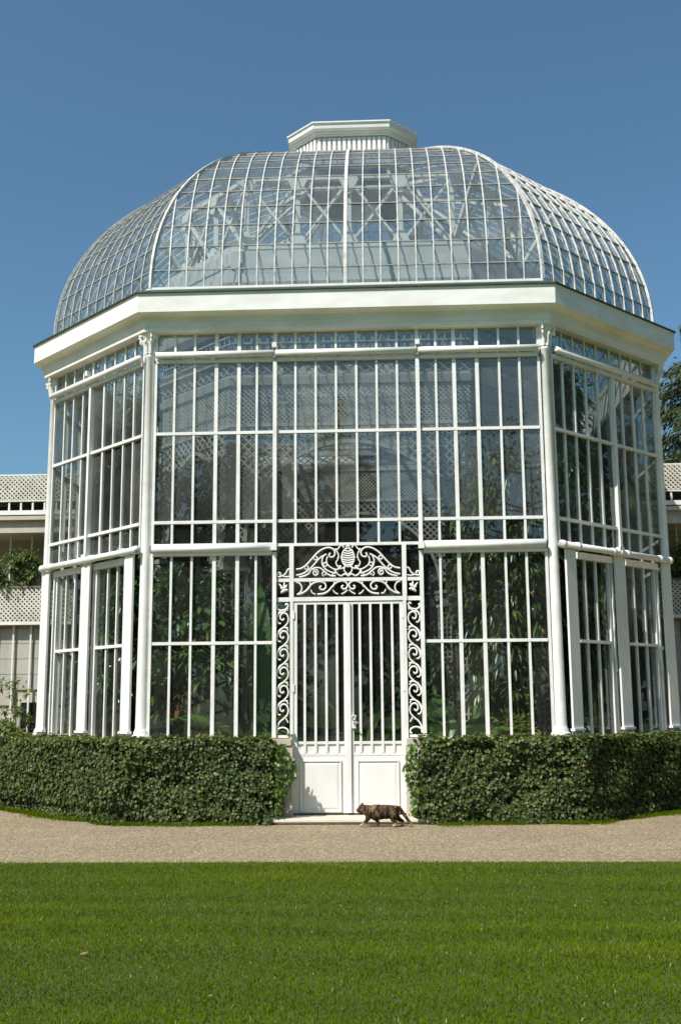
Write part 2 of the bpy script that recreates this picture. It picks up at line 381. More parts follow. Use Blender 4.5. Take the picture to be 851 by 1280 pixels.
# plinth wall
wallm = MB()
wallm.sweep_oct([(-0.14, 0), (0.10, 0), (0.10, 0.85), (-0.14, 0.85)], octo, [1, 2, 3, 4, 5, 6, 7])
for sx in (-1, 1):
    x0, x1 = 0.9, HW+T225*0.10
    wallm.box((sx*(x0+x1)/2, -A+0.02, 0.425), (x1-x0, 0.24, 0.85))
wallm.build('plinth_wall', STONE, GH)
cap = MB(); cap.sweep_oct([(-0.17, 0.852), (0.14, 0.852), (0.14, 0.925), (-0.17, 0.925)], octo, [1, 2, 3, 4, 5, 6, 7])
for sx in (-1, 1):
    x0, x1 = 0.66, HW+T225*0.13
    cap.box((sx*(x0+x1)/2, -A-0.03, 0.885), (x1-x0, 0.37, 0.07))
cap.build('plinth_coping', STONE, GH)
for sx in (-1, 1):
    ubox('door_pier', (sx*0.77, -A-0.055, 0.425), (0.25, 0.29, 0.846), STONE, GH)
fl = MB(); c = octo(-0.12); fl.add([(x, y, 0.02) for x, y in c], [tuple(range(8))]); fl.build('floor', SOIL, GH)
# step
st = MB(); L0, L1 = -0.93, 0.91
prof = [(-4.0, 0.002), (-4.60, 0.002), (-4.63, 0.012), (-4.645, 0.03), (-4.64, 0.05), (-4.62, 0.062), (-4.0, 0.066)]
st.v = [(L0, y, z) for y, z in prof] + [(L1, y, z) for y, z in prof]; m_ = len(prof)
st.f = [(k, (k+1) % m_, m_+(k+1) % m_, m_+k) for k in range(m_)] + [tuple(reversed(range(m_))), tuple(range(m_, 2*m_))]
st.build('door_step', STONE, GH)

# columns
col = MB(); col.lathe([(0.112, 0.0), (0.118, 0.02), (0.108, 0.04), (0.09, 0.055), (0.094, 0.075), (0.08, 0.095), (0.074, 0.13), (0.070, 0.6), (0.060, 2.3), (0.052, 4.62), (0.064, 4.635), (0.064, 4.655), (0.054, 4.67), (0.054, 4.93)], n=20)
col_me = col.mesh('column', True); col_me.materials.append(WHITE)
cp = MB(); cp.lathe([(0.072, 0), (0.078, 0.08), (0.10, 0.17), (0.135, 0.225), (0.14, 0.235)], n=16)
cp.box((0, 0, 0.252), (0.27, 0.27, 0.034))
for k in range(8):
    an = k*math.pi/4
    r_ = 0.15 if k % 2 else 0.118
    pth = [(math.cos(an)*q, math.sin(an)*q, z) for q, z in ((0.075, 0.01), (0.086, 0.07), (0.10, 0.13), (0.125, 0.17), (r_, 0.175), (r_+0.01, 0.15), (r_-0.015, 0.14))]
    cp.tube(smooth_path(pth, 3), [0.026, 0.024, 0.024, 0.024, 0.022, 0.022, 0.022, 0.022, 0.022, 0.02, 0.02, 0.02, 0.018, 0.018, 0.018, 0.016, 0.016, 0.016, 0.014][:19], 6)
for k in range(4):
    an = math.pi/4+k*math.pi/2; ca, sa = math.cos(an), math.sin(an)
    vol = []
    for j in range(15):
        t = j/14*2.6*math.pi; rr = 0.045*(1-0.62*j/14)
        vol.append((ca*(0.135+rr*math.cos(t)), sa*(0.135+rr*math.cos(t)), 0.20+rr*math.sin(t)))
    cp.tube(vol, 0.016, 6)
cap_me = cp.mesh('capital', False); cap_me.materials.append(WHITE)
for i, (x, y) in enumerate(octo(-0.012)):
    o = link('column', col_me, None, GH); o.location = (x, y, Z_CAP)
    q = link('capital', cap_me, None, o); q.scale = (.78, .78, .98); q.location = (0, 0, 4.668); q.rotation_euler = (0, 0, math.atan2(y, x))

# glazing of one face: bars, rails, panes
pane_count = 0
def P3(f, u, d, z): p, t, nn, L, rz = f; q = p+t*u+nn*d; return (q.x, q.y, z)
def pane(f, u0, u1, z0, z1, mat, d=0.0):
    ubox('pane', P3(f, (u0+u1)/2, d, (z0+z1)/2), (u1-u0, 0.005, z1-z0), mat, GH, f[4]+random.gauss(0, 0.006), random.gauss(0, 0.006))
def vbar(f, u, z0, z1, w, dep=0.045, d=0.012, name='glazing_bar', mat=None):
    ubox(name, P3(f, u, d, (z0+z1)/2), (w, dep, z1-z0), mat or WHITE, GH, f[4])
def rail(f, u0, u1, z, h, dep=0.05, d=0.014, name='rail', mat=None):
    ubox(name, P3(f, (u0+u1)/2, d, z), (u1-u0, dep, h), mat or WHITE, GH, f[4])
def pipe(f, u0, u1, z, r, d, name, knobs=()):
    m = MB(); m.tube([P3(f, u0, d, z), P3(f, u1, d, z)], r, 12)
    for k in knobs: m.tube([P3(f, k-0.03, d, z), P3(f, k+0.03, d, z)], r*1.22, 12)
    return m.build(name, WHITE, GH, True)

F0 = face(0)
def X(x): return x+HW
left = [-2.345, -2.11, -1.865, -1.595, -1.317, -1.095, -0.87]
mid = [-0.87+1.74*k/7 for k in range(8)]
right = [-x for x in reversed(left)]
xs_all = left[:-1]+mid+right[1:]
thick = {-1.595, -1.317, 1.595, 1.317}
for x in xs_all:
    post = abs(abs(x)-0.87) < 1e-6; edge_ = abs(abs(x)-2.345) < 1e-6
    w = 0.046 if post else 0.044 if x in thick else 0.032 if edge_ else 0.027
    dep, d = (0.075, 0.03) if post else (0.045, 0.012)
    vbar(F0, X(x), 5.52, Z_FR-0.01, w, 0.045, 0.010)
    vbar(F0, X(x), 3.16 if post else 3.20, 5.47, w, dep, d, 'post' if post else 'glazing_bar')
    if abs(x) >= 0.869:
        vbar(F0, X(x), 0.93, 3.10, w, dep, d, 'post' if post else 'glazing_bar')
for z in (Z_R1, Z_R3):
    for a_, b_ in ((-2.33, -0.895), (-0.845, 0.845), (0.895, 2.33)):
        rail(F0, X(a_), X(b_), z, 0.036)
rail(F0, X(-2.34), X(2.34), 5.495, 0.045, 0.07, 0.022, 'top_rail')
rail(F0, X(-0.845), X(0.845), 3.19, 0.034, 0.055, 0.016)
for s_, (a_, b_) in ((-1, (-2.34, -0.9)), (1, (0.9, 2.34))):
    rail(F0, X(a_), X(b_), 3.09, 0.042, 0.08, 0.03, 'sill_rail')
    rail(F0, X(a_), X(b_), 3.205, 0.026, 0.055, 0.016)
    pipe(F0, X(a_), X(b_), 3.152, 0.043, 0.075, 'blind_roller')
    rail(F0, X(a_+0.02 if s_ < 0 else a_), X(b_-0.02 if s_ > 0 else b_), Z_T, 0.036)
for a_, b_ in ((-2.34, -0.885), (-0.86, 0.86), (0.885, 2.34)):
    pipe(F0, X(a_), X(b_), 5.565, 0.040, 0.085, 'blind_roller')
for x in (-0.873, 0.873):
    for z, s in ((5.66, 0.055), (3.155, 0.07)):
        b = ubox('roller_bracket', P3(F0, X(x), 0.10, z), (s, 0.06, s*1.1), WHITE, GH, F0[4])
    ubox('roller_bracket', P3(F0, X(x), 0.09, 5.575), (0.03, 0.03, 0.14), METAL, GH, F0[4])
cols = list(zip(xs_all[:-1], xs_all[1:]))
for a_, b_ in cols:
    for z0, z1 in ((5.52, 5.86), (4.585, 5.48), (3.485, 4.575), (3.2, 3.475)):
        pane(F0, X(a_), X(b_), z0, z1, GLASSUP if z0 > 3.4 else GLASS)
    if abs((a_+b_)/2) > 0.87:
        pane(F0, X(a_), X(b_), 2.035, 3.075, GLASS); pane(F0, X(a_), X(b_), 0.94, 2.025, GLASS)

# oblique faces: u measured from the front corner
ob_up = [0.10, 0.312, 0.546, 0.794, 1.049, 1.347, 1.596, 1.85, 2.094, 2.375]
def oblique(i, flip):
    f = face(i); L = f[3]
    U = (lambda u: L-u) if flip else (lambda u: u)
    def rl(a_, b_, *k, **kw): rail(f, *sorted((U(a_), U(b_))), *k, **kw)
    for j, u_ in enumerate(ob_up):
        w = 0.05 if j == 5 else 0.036 if j == 4 else 0.028 if j in (0, 9) else 0.024
        vbar(f, U(u_), 5.52, Z_FR-0.01, min(w, 0.04), 0.03, 0.006)
        vbar(f, U(u_), 3.19, 5.47, w, 0.07 if j == 5 else 0.03, 0.025 if j == 5 else 0.007, 'post' if j == 5 else 'glazing_bar')
    for z in (Z_R1, Z_R3):
        rl(0.1, 1.317, z, 0.036); rl(1.377, 2.37, z, 0.036)
    rl(0.09, 2.38, 5.495, 0.045, 0.07, 0.022, 'top_rail')
    pipe(f, U(0.1), U(2.37), 5.565, 0.040, 0.085, 'blind_roller')
    ubox('roller_bracket', P3(f, U(1.347), 0.10, 5.66), (0.055, 0.06, 0.06), WHITE, GH, f[4])
    rl(0.09, 2.38, 3.195, 0.026, 0.05, 0.012)
    # round roller over the lower windows with caps and bearings
    pipe(f, U(-0.02), U(2.36), 3.145, 0.040, 0.13, 'blind_roller', [U(q) for q in (0.01, 0.30, 1.04, 1.19, 1.34, 2.1, 2.33)])
    ubox('roller_bracket', P3(f, U(1.19), 0.14, 3.19), (0.10, 0.06, 0.05), WHITE, GH, f[4])
    for a_, b_ in ((0.09, 0.28), (1.105, 1.315), (2.18, 2.375)):
        p_ = MB(); p_.box(P3(f, U((a_+b_)/2), 0.10, (0.99+3.1)/2), (b_-a_, 0.028, 3.1-0.99), f[4])
        pil = p_.build('flat_pilaster', WHITE2, GH)
        bb = MB(); bb.box(P3(f, U((a_+b_)/2), 0.085, 0.962), (0.12, 0.07, 0.052), f[4]); bb.build('pilaster_foot', METAL, pil)
        sl = MB(); sl.box(P3(f, U((a_+b_)/2), 0.105, 1.0), (b_-a_+0.024, 0.06, 0.028), f[4]); sl.build('pilaster_moulding', WHITE2, pil)
    for lo, bars in ((0.40, (0.59, 0.815)), (1.43, (1.64, 1.87))):
        hi = lo+0.66
        rl(lo-0.01, hi+0.075, 3.055, 0.08, 0.06, 0.03, 'sill_rail')
        rl(lo+0.01, hi-0.005, Z_T, 0.036)
        for b_ in bars: vbar(f, U(b_), 0.93, 3.015, 0.025, 0.03, 0.007)
        vbar(f, U(lo), 0.93, 3.015, 0.022, 0.03, 0.007)
        vbar(f, U(hi+0.01), 0.93, 3.015, 0.03, 0.045, 0.012); vbar(f, U(hi+0.062), 0.93, 3.015, 0.028, 0.04, 0.03)
        e = [lo, *bars, hi]
        for a_, b_ in zip(e[:-1], e[1:]):
            pane(f, *sorted((U(a_), U(b_))), 2.035, 3.03, GLASS); pane(f, *sorted((U(a_), U(b_))), 0.94, 2.025, GLASS)
        if flip is False:
            for z in (1.75, 2.5): ubox('window_hinge', P3(f, U(hi+0.03), 0.06, z), (0.028, 0.02, 0.14), WHITE2, GH, f[4])
    for a_, b_ in zip(ob_up[:-1], ob_up[1:]):
        for z0, z1 in ((5.52, 5.86), (4.585, 5.48), (3.485, 4.575), (3.2, 3.475)):
            pane(f, *sorted((U(a_), U(b_))), z0, z1, GLASSUP)
oblique(1, False); oblique(7, True)
# the two side faces: a strip of glazing, then the solid wall that joins the wings
for i in (2, 6):
    f = face(i); m = MB(); gl = MB(); L = f[3]
    U = (lambda u: u) if i == 2 else (lambda u: L-u)
    for k in range(3):
        m.box(P3(f, U(0.09+0.65*k), 0.01, (0.93+5.86)/2), (0.03, 0.045, 4.93), f[4])
    for z in (Z_T, 3.1, Z_R3, Z_R1, 5.5): m.box(P3(f, U(0.74), 0.016, z), (1.33, 0.05, 0.04), f[4])
    m.build('side_glazing_frame', WHITE, GH)
    gl.box(P3(f, U(0.74), 0, (0.93+5.86)/2), (1.33, 0.005, 4.93), f[4]); gl.build('side_glass', GLASSUP, GH)
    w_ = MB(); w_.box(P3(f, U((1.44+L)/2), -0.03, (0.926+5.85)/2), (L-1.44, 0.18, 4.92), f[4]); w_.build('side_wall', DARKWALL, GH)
# rear: the palm-house wall
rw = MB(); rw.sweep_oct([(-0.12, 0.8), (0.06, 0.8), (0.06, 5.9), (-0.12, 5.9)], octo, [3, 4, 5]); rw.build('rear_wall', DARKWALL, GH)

# cornice
def sweep(name, prof, mat, parent=GH): return MB().sweep_oct(prof, octo).build(name, mat, parent)
co = sweep('cornice', [(-0.10, 5.855), (0.115, 5.855), (0.125, 5.865), (0.125, 5.905), (0.132, 5.915), (0.140, 5.93), (0.146, 5.985), (0.165, 6.03), (0.20, 6.055), (0.258, 6.06), (0.264, 6.066),
      (0.264, 6.285), (0.272, 6.292), (0.272, 6.305), (0.0, 6.42), (-0.10, 6.42)], CORNICE)
sweep('gutter_edge', [(0.25, 6.308), (0.29, 6.306), (0.29, 6.325), (0.03, 6.445), (0.0, 6.445)], GUTTER, co)
c5 = octo(0.335)
# ------------------------------------------------------------------ dome
Z0, DH, KT = 6.47, 3.365, 0.235
def dpt(th): return math.cos(th), Z0+DH*math.sin(th)
TH_T = math.acos(KT)
# purlin angles at equal arc steps
ths = [0.0]; acc = 0; step_ = 0.335; th = 0; target = 0.24
while th < TH_T:
    dth = 0.002; acc += math.hypot(A*math.sin(th)*dth, DH*math.cos(th)*dth); th += dth
    if acc >= target: ths.append(th); target += step_
ths.append(TH_T)
def face_k(i):
    """face frame through the axis: tangent, outward normal, base apothem, base half length"""
    p, t, nn, L, rz = face(i)
    return t, nn, (p+t*(L/2)).dot(nn), L/2
dome = sweep('dome', [(-0.07, 6.43), (0.03, 6.43), (0.03, 6.475), (-0.07, 6.475)], WHITE)
def strip(m, pts, side, w, h):
    """rectangular bar bent along pts in a plane whose normal is side"""
    base = len(m.v); side = Vector(side)
    for i, p in enumerate(pts):
        d = (pts[min(i+1, len(pts)-1)]-pts[max(i-1, 0)]).normalized(); up = side.cross(d)
        m.v += [tuple(p+side*a*w/2+up*b*h/2) for a, b in ((-1, -1), (1, -1), (1, 1), (-1, 1))]
    n_ = len(pts)
    for i in range(n_-1):
        for k in range(4):
            m.f.append((base+i*4+k, base+i*4+(k+1) % 4, base+i*4+4+(k+1) % 4, base+i*4+4+k))
    m.f.append((base+3, base+2, base+1, base)); e = base+(n_-1)*4; m.f.append((e, e+1, e+2, e+3))
def spt(t, nn, ap, uu, th, off=0.0):
    k, z = dpt(th); q = t*uu+nn*(ap*k+off*math.cos(th)); return Vector((q.x, q.y, z+off*math.sin(th)))
rest = MB(); npanes = 0
for i in range(8):
    t, nn, ap, hl = face_k(i); ncol = 22 if i % 2 == 0 else 11
    us = [-hl+2*hl*k/ncol for k in range(ncol+1)]
    for k_, uu in enumerate(us[1:-1], 1):
        kend = max(KT, abs(uu)/hl); te = math.acos(min(1, kend))
        if te < 0.08: continue
        nseg = max(4, int(te/0.07)); pts = [spt(t, nn, ap, uu, te*j/nseg, 0.012) for j in range(nseg+1)]
        m = MB(); big = (k_*2 == ncol and i == 0)
        strip(m, pts, t, 0.042 if big else 0.0145, 0.035 if big else 0.022); m.build('dome_bar', DOMEBAR, dome)
    for j, th in enumerate(ths[1:-1], 1):
        k, z = dpt(th); a_ = hl*k-0.005
        m = MB(); p_, q_ = spt(t, nn, ap, -a_, th, 0.006), spt(t, nn, ap, a_, th, 0.006)
        m.bar(p_, q_, 0.016, 0.014, nn); m.build('dome_purlin', JOINT, dome)
    for j in range(len(ths)-1):
        t0, t1 = ths[j], ths[j+1]
        for a_, b_ in zip(us[:-1], us[1:]):
            def cl(x, th): lim = hl*math.cos(th); return max(-lim, min(lim, x))
            if min(abs(a_), abs(b_)) > hl*math.cos(t0): continue
            e = [random.gauss(0, 0.0016) for _ in range(4)]
            quad = [spt(t, nn, ap, cl(a_, t0), t0, e[0]), spt(t, nn, ap, cl(b_, t0), t0, e[1]), spt(t, nn, ap, cl(b_, t1), t1, e[2]), spt(t, nn, ap, cl(a_, t1), t1, e[3])]
            nv = nn*0.004
            vs = quad+[q-nv for q in quad]
            fs = [(0, 1, 2, 3), (7, 6, 5, 4), (0, 4, 5, 1), (1, 5, 6, 2), (2, 6, 7, 3), (3, 7, 4, 0)]
            if i == 0 and j < 4:
                MB().add(vs, fs).build('pane', GLASSDOME, dome)
            else: rest.add(vs, fs)
rest.build('upper_pane', GLASSDOME, dome, kind='stuff')
for i, (x, y) in enumerate(octo()):
    pts = []; dirv = Vector((x, y, 0)).normalized(); side = Vector((-dirv.y, dirv.x, 0))
    for j in range(25):
        k, z = dpt(TH_T*j/24); pts.append(Vector((x*k, y*k, z))+dirv*0.018*math.cos(TH_T*j/24)+Vector((0, 0, 0.018*math.sin(TH_T*j/24))))
    m = MB(); strip(m, pts, side, 0.038, 0.036); m.build('hip_rib', DOMEBAR, dome)
# lantern
LH, LA = 0.61, 1.045
lo_ = lambda d: octo(d, LH, LA)
lan = MB().sweep_oct([(-0.22, 9.80), (-0.15, 9.80), (-0.15, 10.287), (-0.22, 10.287)], lo_).build('lantern', WHITE2, GH)
MB().sweep_oct([(-0.30, 10.285), (-0.10, 10.285), (-0.09, 10.295), (-0.09, 10.315), (-0.065, 10.32), (-0.06, 10.345), (-0.02, 10.36), (-0.01, 10.37), (0.0, 10.445), (0.02, 10.455), (0.02, 10.475), (-0.3, 10.51)], lo_).build('lantern_cornice', WHITE2, lan)
rf = MB(); c = lo_(-0.28); rf.v = [(x, y, 10.506) for x, y in c]+[(0, 0, 10.58)]; rf.f = [(i, (i+1) % 8, 8) for i in range(8)]; rf.build('lantern_roof', LEAD, lan)
MB().sweep_oct([(-0.16, 9.74), (0.02, 9.74), (0.02, 9.80), (-0.16, 9.86)], lo_).build('lantern_base', WHITE2, lan)
lc = lo_(-0.128)
for i in range(8):
    p, q = Vector((*lc[i], 0)), Vector((*lc[(i+1) % 8], 0)); L = (q-p).length; ns = max(4, int(round(L/0.082))); t = (q-p).normalized()
    for k in range(ns):
        c = p+t*(L*(k+0.5)/ns); ubox('louvre_slat', (c.x, c.y, 10.045), (L/ns*0.62, 0.03, 0.43), WHITE2, lan, math.atan2(t.y, t.x))

# roof truss inside the dome
tr = MB(); tr.sweep_oct([(-0.04, 7.64), (0.04, 7.64), (0.04, 7.70), (-0.04, 7.70)], octk(0.60))
trs = tr.build('roof_truss', WHITE2, GH)
MB().sweep_oct([(-0.04, 8.72), (0.04, 8.72), (0.04, 8.78), (-0.04, 8.78)], octk(0.60)).build('truss_ring', WHITE2, trs)
MB().sweep_oct([(-0.03, 9.25), (0.03, 9.25), (0.03, 9.31), (-0.03, 9.31)], octk(0.27)).build('truss_ring', WHITE2, trs)
for i in range(8):
    co_, c2 = octo(0, HW*.6, A*.6), octo(0, HW*.27, A*.27)
    p, q = Vector((*co_[i], 0)), Vector((*co_[(i+1) % 8], 0)); nb = 4 if i % 2 == 0 else 2
    t = (q-p).normalized(); nn = Vector((t.y, -t.x, 0))
    for k in range(nb):
        a_, b_ = p+(q-p)*k/nb, p+(q-p)*(k+1)/nb
        MB().bar((a_.x, a_.y, 7.70), (a_.x, a_.y, 8.72), 0.065, 0.06).build('truss_post', WHITE2, trs)
        MB().bar((a_.x, a_.y, 7.72), (b_.x, b_.y, 8.7), 0.058, 0.035, nn).build('brace', WHITE2, trs)
        MB().bar((a_.x+nn.x*.035, a_.y+nn.y*.035, 8.7), (b_.x+nn.x*.035, b_.y+nn.y*.035, 7.72), 0.058, 0.035, nn).build('brace', WHITE2, trs)
        for z, s in ((7.78, 1), (8.64, -1)):
            m = MB(); e = nn*0.06
            vs = [Vector((a_.x, a_.y, z-s*.08))-t*.15, Vector((a_.x, a_.y, z-s*.08))+t*.15, Vector((a_.x, a_.y, z+s*.16))+t*.03, Vector((a_.x, a_.y, z+s*.16))-t*.03]
            m.add([v+e for v in vs]+[v+e*1.2 for v in vs], [(0, 1, 2, 3), (7, 6, 5, 4), (0, 4, 5, 1), (1, 5, 6, 2), (2, 6, 7, 3), (3, 7, 4, 0)]); m.build('gusset_plate', WHITE2, trs)
    cc, cd = co_[i], c2[i]
    MB().bar((cc[0], cc[1], 8.75), (cd[0], cd[1], 9.28), 0.05, 0.05).build('rafter', WHITE2, trs)
    MB().bar((cc[0], cc[1], 7.70), (cd[0], cd[1], 9.25), 0.04, 0.04).build('rafter', WHITE2, trs)
    MB().bar((cd[0], cd[1], 9.28), (cd[0]*.8, cd[1]*.8, 9.85), 0.04, 0.04).build('truss_post', WHITE2, trs)
    k9, z9 = dpt(0.72); kx, ky = octo()[i]
    MB().bar((cc[0], cc[1], 7.70), (kx*k9*.985, ky*k9*.985, z9-.05), 0.05, 0.05).build('rafter', WHITE2, trs)

# ------------------------------------------------------------------ door and ironwork
DY = -A-0.005
dfr = MB()
for s in (-1, 1):
    dfr.box((s*0.666, DY-0.01, (0.066+2.51)/2), (0.036, 0.07, 2.51-0.066)); dfr.box((s*0.668, DY-0.01, (2.51+3.175)/2), (0.052, 0.068, 3.175-2.51))
dfr.box((0, DY-0.01, 2.765), (1.284, 0.06, 0.04)); dfr.box((0, DY-0.01, 2.535), (1.284, 0.065, 0.05))
for s in (-1, 1):
    dfr.box((s*0.7725, DY-0.005, 2.765), (0.15, 0.05, 0.04)); dfr.box((s*0.7725, DY-0.005, 2.535), (0.15, 0.05, 0.05)); dfr.box((s*0.7725, DY-0.005, 0.945), (0.15, 0.05, 0.03))
dframe = dfr.build('door_frame', WHITE, GH)
def W(u, v):     # drawing units of the crest -> wall
    px, py = 340+u/4.364, 670+v/4.364
    return ((px-435.2)/105.5, DY-0.03, 3.177-(py-683)/103.9)
def spiral(cu, cv, r0, r1, a0, turns, n=22):
    return [(cu+(r0+(r1-r0)*j/n)*math.cos(a0+turns*2*math.pi*j/n), cv+(r0+(r1-r0)*j/n)*math.sin(a0+turns*2*math.pi*j/n)) for j in range(n+1)]
half = [
    ([(134, 186), (165, 180), (195, 158), (222, 128), (250, 98), (280, 78), (310, 70), (336, 78), (347, 98), (340, 118), (322, 122), (314, 110), (322, 100)], .0125),
    ([(134, 218), (165, 212), (192, 198), (215, 180), (235, 158), (262, 128), (284, 114), (300, 106)], .0115),
    ([(284, 116), (276, 140), (280, 168), (298, 190), (325, 204), (346, 210), (352, 200), (343, 196)], .0115),
    ([(306, 118), (300, 140), (308, 165), (330, 182), (352, 190), (372, 184), (378, 172), (366, 172)], .0105),
    ([(150, 228), (180, 222), (205, 208), (216, 190), (236, 180), (262, 180), (285, 196), (305, 214), (330, 224), (350, 224)], .0115),
    (spiral(238, 206, 20, 3, -2.4, 1.6), .010),
    ([(285, 226), (276, 214), (284, 202), (298, 206), (296, 218), (288, 215)], .0095),
    ([(330, 224), (338, 210), (352, 206), (362, 216), (380, 224), (400, 214), (418, 226)], .0105),
    ([(400, 56), (386, 56), (372, 66), (362, 80), (350, 78), (358, 92), (366, 112), (362, 135), (352, 152), (358, 168), (372, 184), (392, 182), (402, 172)], .0105),
    ([(402, 172), (396, 190), (404, 206), (418, 218)], .0105),
    ([(396, 72), (390, 60), (404, 52), (418, 56)], .012),
    # band below the crest
    ([(138, 322), (165, 316), (190, 300), (208, 278), (232, 260), (262, 254), (288, 262), (296, 280), (286, 296), (268, 296), (262, 284), (272, 278)], .0125),
    ([(208, 252), (212, 272), (204, 290), (188, 306)], .010), ([(215, 298), (222, 314), (240, 322)], .009),
    ([(250, 322), (285, 318), (310, 304), (330, 282), (352, 262), (380, 252), (404, 258), (414, 276), (404, 294), (388, 294), (382, 282), (392, 276)], .0125),
    ([(340, 252), (342, 270), (332, 286)], .010), ([(335, 300), (345, 314), (362, 322)], .009),
    ([(380, 322), (400, 312), (414, 300)], .009),
    ([(134, 256), (152, 262), (164, 282), (160, 306), (140, 322)], .0115),
    # little end brackets beside the jamb
    ([(34, 226), (56, 222), (76, 208), (88, 186), (104, 182)], .0115),
    ([(34, 226), (30, 212), (40, 202), (50, 210), (42, 216)], .0105), ([(56, 222), (80, 226), (104, 222)], .010),
]
def scroll_obj(paths, mirror, name, parent):
    m = MB()
    for pts, r in paths:
        w = [W((836-u if mirror else u), v) for u, v in pts]
        m.tube(smooth_path(w, 4), r*0.88, 6)
    return m.build(name, WHITE, parent, True)
for mi in (False, True):
    scroll_obj(half[:11], mi, 'crest_scroll', dframe)
    scroll_obj(half[11:19], mi, 'band_scroll', dframe)
    scroll_obj(half[19:], mi, 'bracket_scroll', dframe)
    for u, v in ((240, 127), (191, 178), (293, 162)):
        u = 836-u if mi else u
        m = MB(); m.tube([W(u+10*math.cos(k*math.pi/7), v+10*math.sin(k*math.pi/7)) for k in range(14)], .0085, 6, closed=True)
        m.build('crest_ring', WHITE, dframe, True)
    # corner blossoms
    m = MB()
    cu, cv = (66, 288) if not mi else (770, 288)
    for k, (du, dv, r) in enumerate(((0, 18, 11), (-14, -4, 10), (14, -14, 9), (2, -24, 6), (-20, -18, 6), (18, 10, 9), (-12, 22, 9))):
        du = -du if mi else du
        c0 = Vector(W(cu, cv+6)); c1 = Vector(W(cu+du, cv+dv))
        m.tube([c0, c0.lerp(c1, .5), c1, c1+(c1-c0)*.3], [.012, r*.0016, r*.0018, .003], 6)
    m.build('corner_blossom', WHITE, dframe, True)
m = MB(); m.tube([W(418+34*math.cos(k*math.pi/12), 125+50*math.sin(k*math.pi/12)) for k in range(24)], .010, 6, closed=True)
for k in range(7):
    v = 88+12.4*k; hw_ = 34*math.sqrt(max(0.02, 1-((v-125)/50)**2))
    m.tube(smooth_path([W(418-hw_, v-3), W(418, v+4), W(418+hw_, v-3)], 4), .0095, 6)
m.build('beehive_ornament', WHITE, dframe, True)
m = MB(); m.tube([W(405, 72), W(418, 58), W(431, 72)], .012, 6); m.tube([W(418, 75), W(418, 52)], .011, 6)
for du in (-58, -42, 42, 58): m.tube([W(418+du*.82, 125), W(418+du, 125)], .008, 6)
m.build('crown_ornament', WHITE, dframe, True)
# side panels of running scrolls
wave = [(0.04, 0.0), (0.10, 0.22), (0.30, 0.48), (0.62, 0.68), (0.90, 0.92), (0.97, 1.20), (0.84, 1.46), (0.56, 1.54), (0.34, 1.40), (0.34, 1.18), (0.52, 1.10), (0.62, 1.22)]
wave2 = [(0.96, 1.72), (0.60, 1.74), (0.28, 1.62), (0.06, 1.36), (0.04, 1.10), (0.20, 0.90), (0.36, 0.92)]
wave3 = [(0.97, 0.42), (0.84, 0.60), (0.72, 0.74)]
pz, z_lo, nwave = 0.212, 0.99, 6
for s in (-1, 1):
    m = MB(); x_in, x_out = 0.70, 0.845
    def Q(a_, b_, k): return (s*(x_out+(x_in-x_out)*a_), DY-0.028, z_lo+0.03+pz*(k+b_*0.9))
    for k in range(nwave):
        for wv, r in ((wave, .0115), (wave2, .010), (wave3, .009)):
            m.tube(smooth_path([Q(a_, b_, k) for a_, b_ in wv], 4), r*0.92, 6)
    k = nwave
    m.tube(smooth_path([Q(0.04, 0.2, k), Q(.2, .42, k), Q(.6, .5, k), Q(.95, .75, k)], 4), .0105, 6)
    m.tube(smooth_path([Q(.1, .95, k), Q(.04, .75, k), Q(.3, .6, k), Q(.75, .66, k), Q(.95, .9, k), Q(.8, 1.0, k), Q(.72, .9, k)], 4), .0105, 6)
    m.tube(smooth_path([Q(0.03, -.22, 0), Q(.1, 0.02, 0), Q(.5, .14, 0), Q(.9, 0.02, 0), Q(.97, -.22, 0), Q(.82, -.2, 0)], 4), .0105, 6)
    m.build('side_scroll', WHITE, dframe, True)
    ubox('pane', (s*0.7725, DY+0.02, 1.735), (0.145, 0.005, 1.55), GLASS, dframe)
    ubox('pane', (s*0.7725, DY+0.02, 2.98), (0.145, 0.005, 0.38), GLASS, dframe)
ubox('pane', (0, DY+0.02, 2.965), (1.27, 0.005, 0.38), GLASS, dframe); ubox('pane', (0, DY+0.02, 2.65), (1.27, 0.005, 0.18), GLASS, dframe)
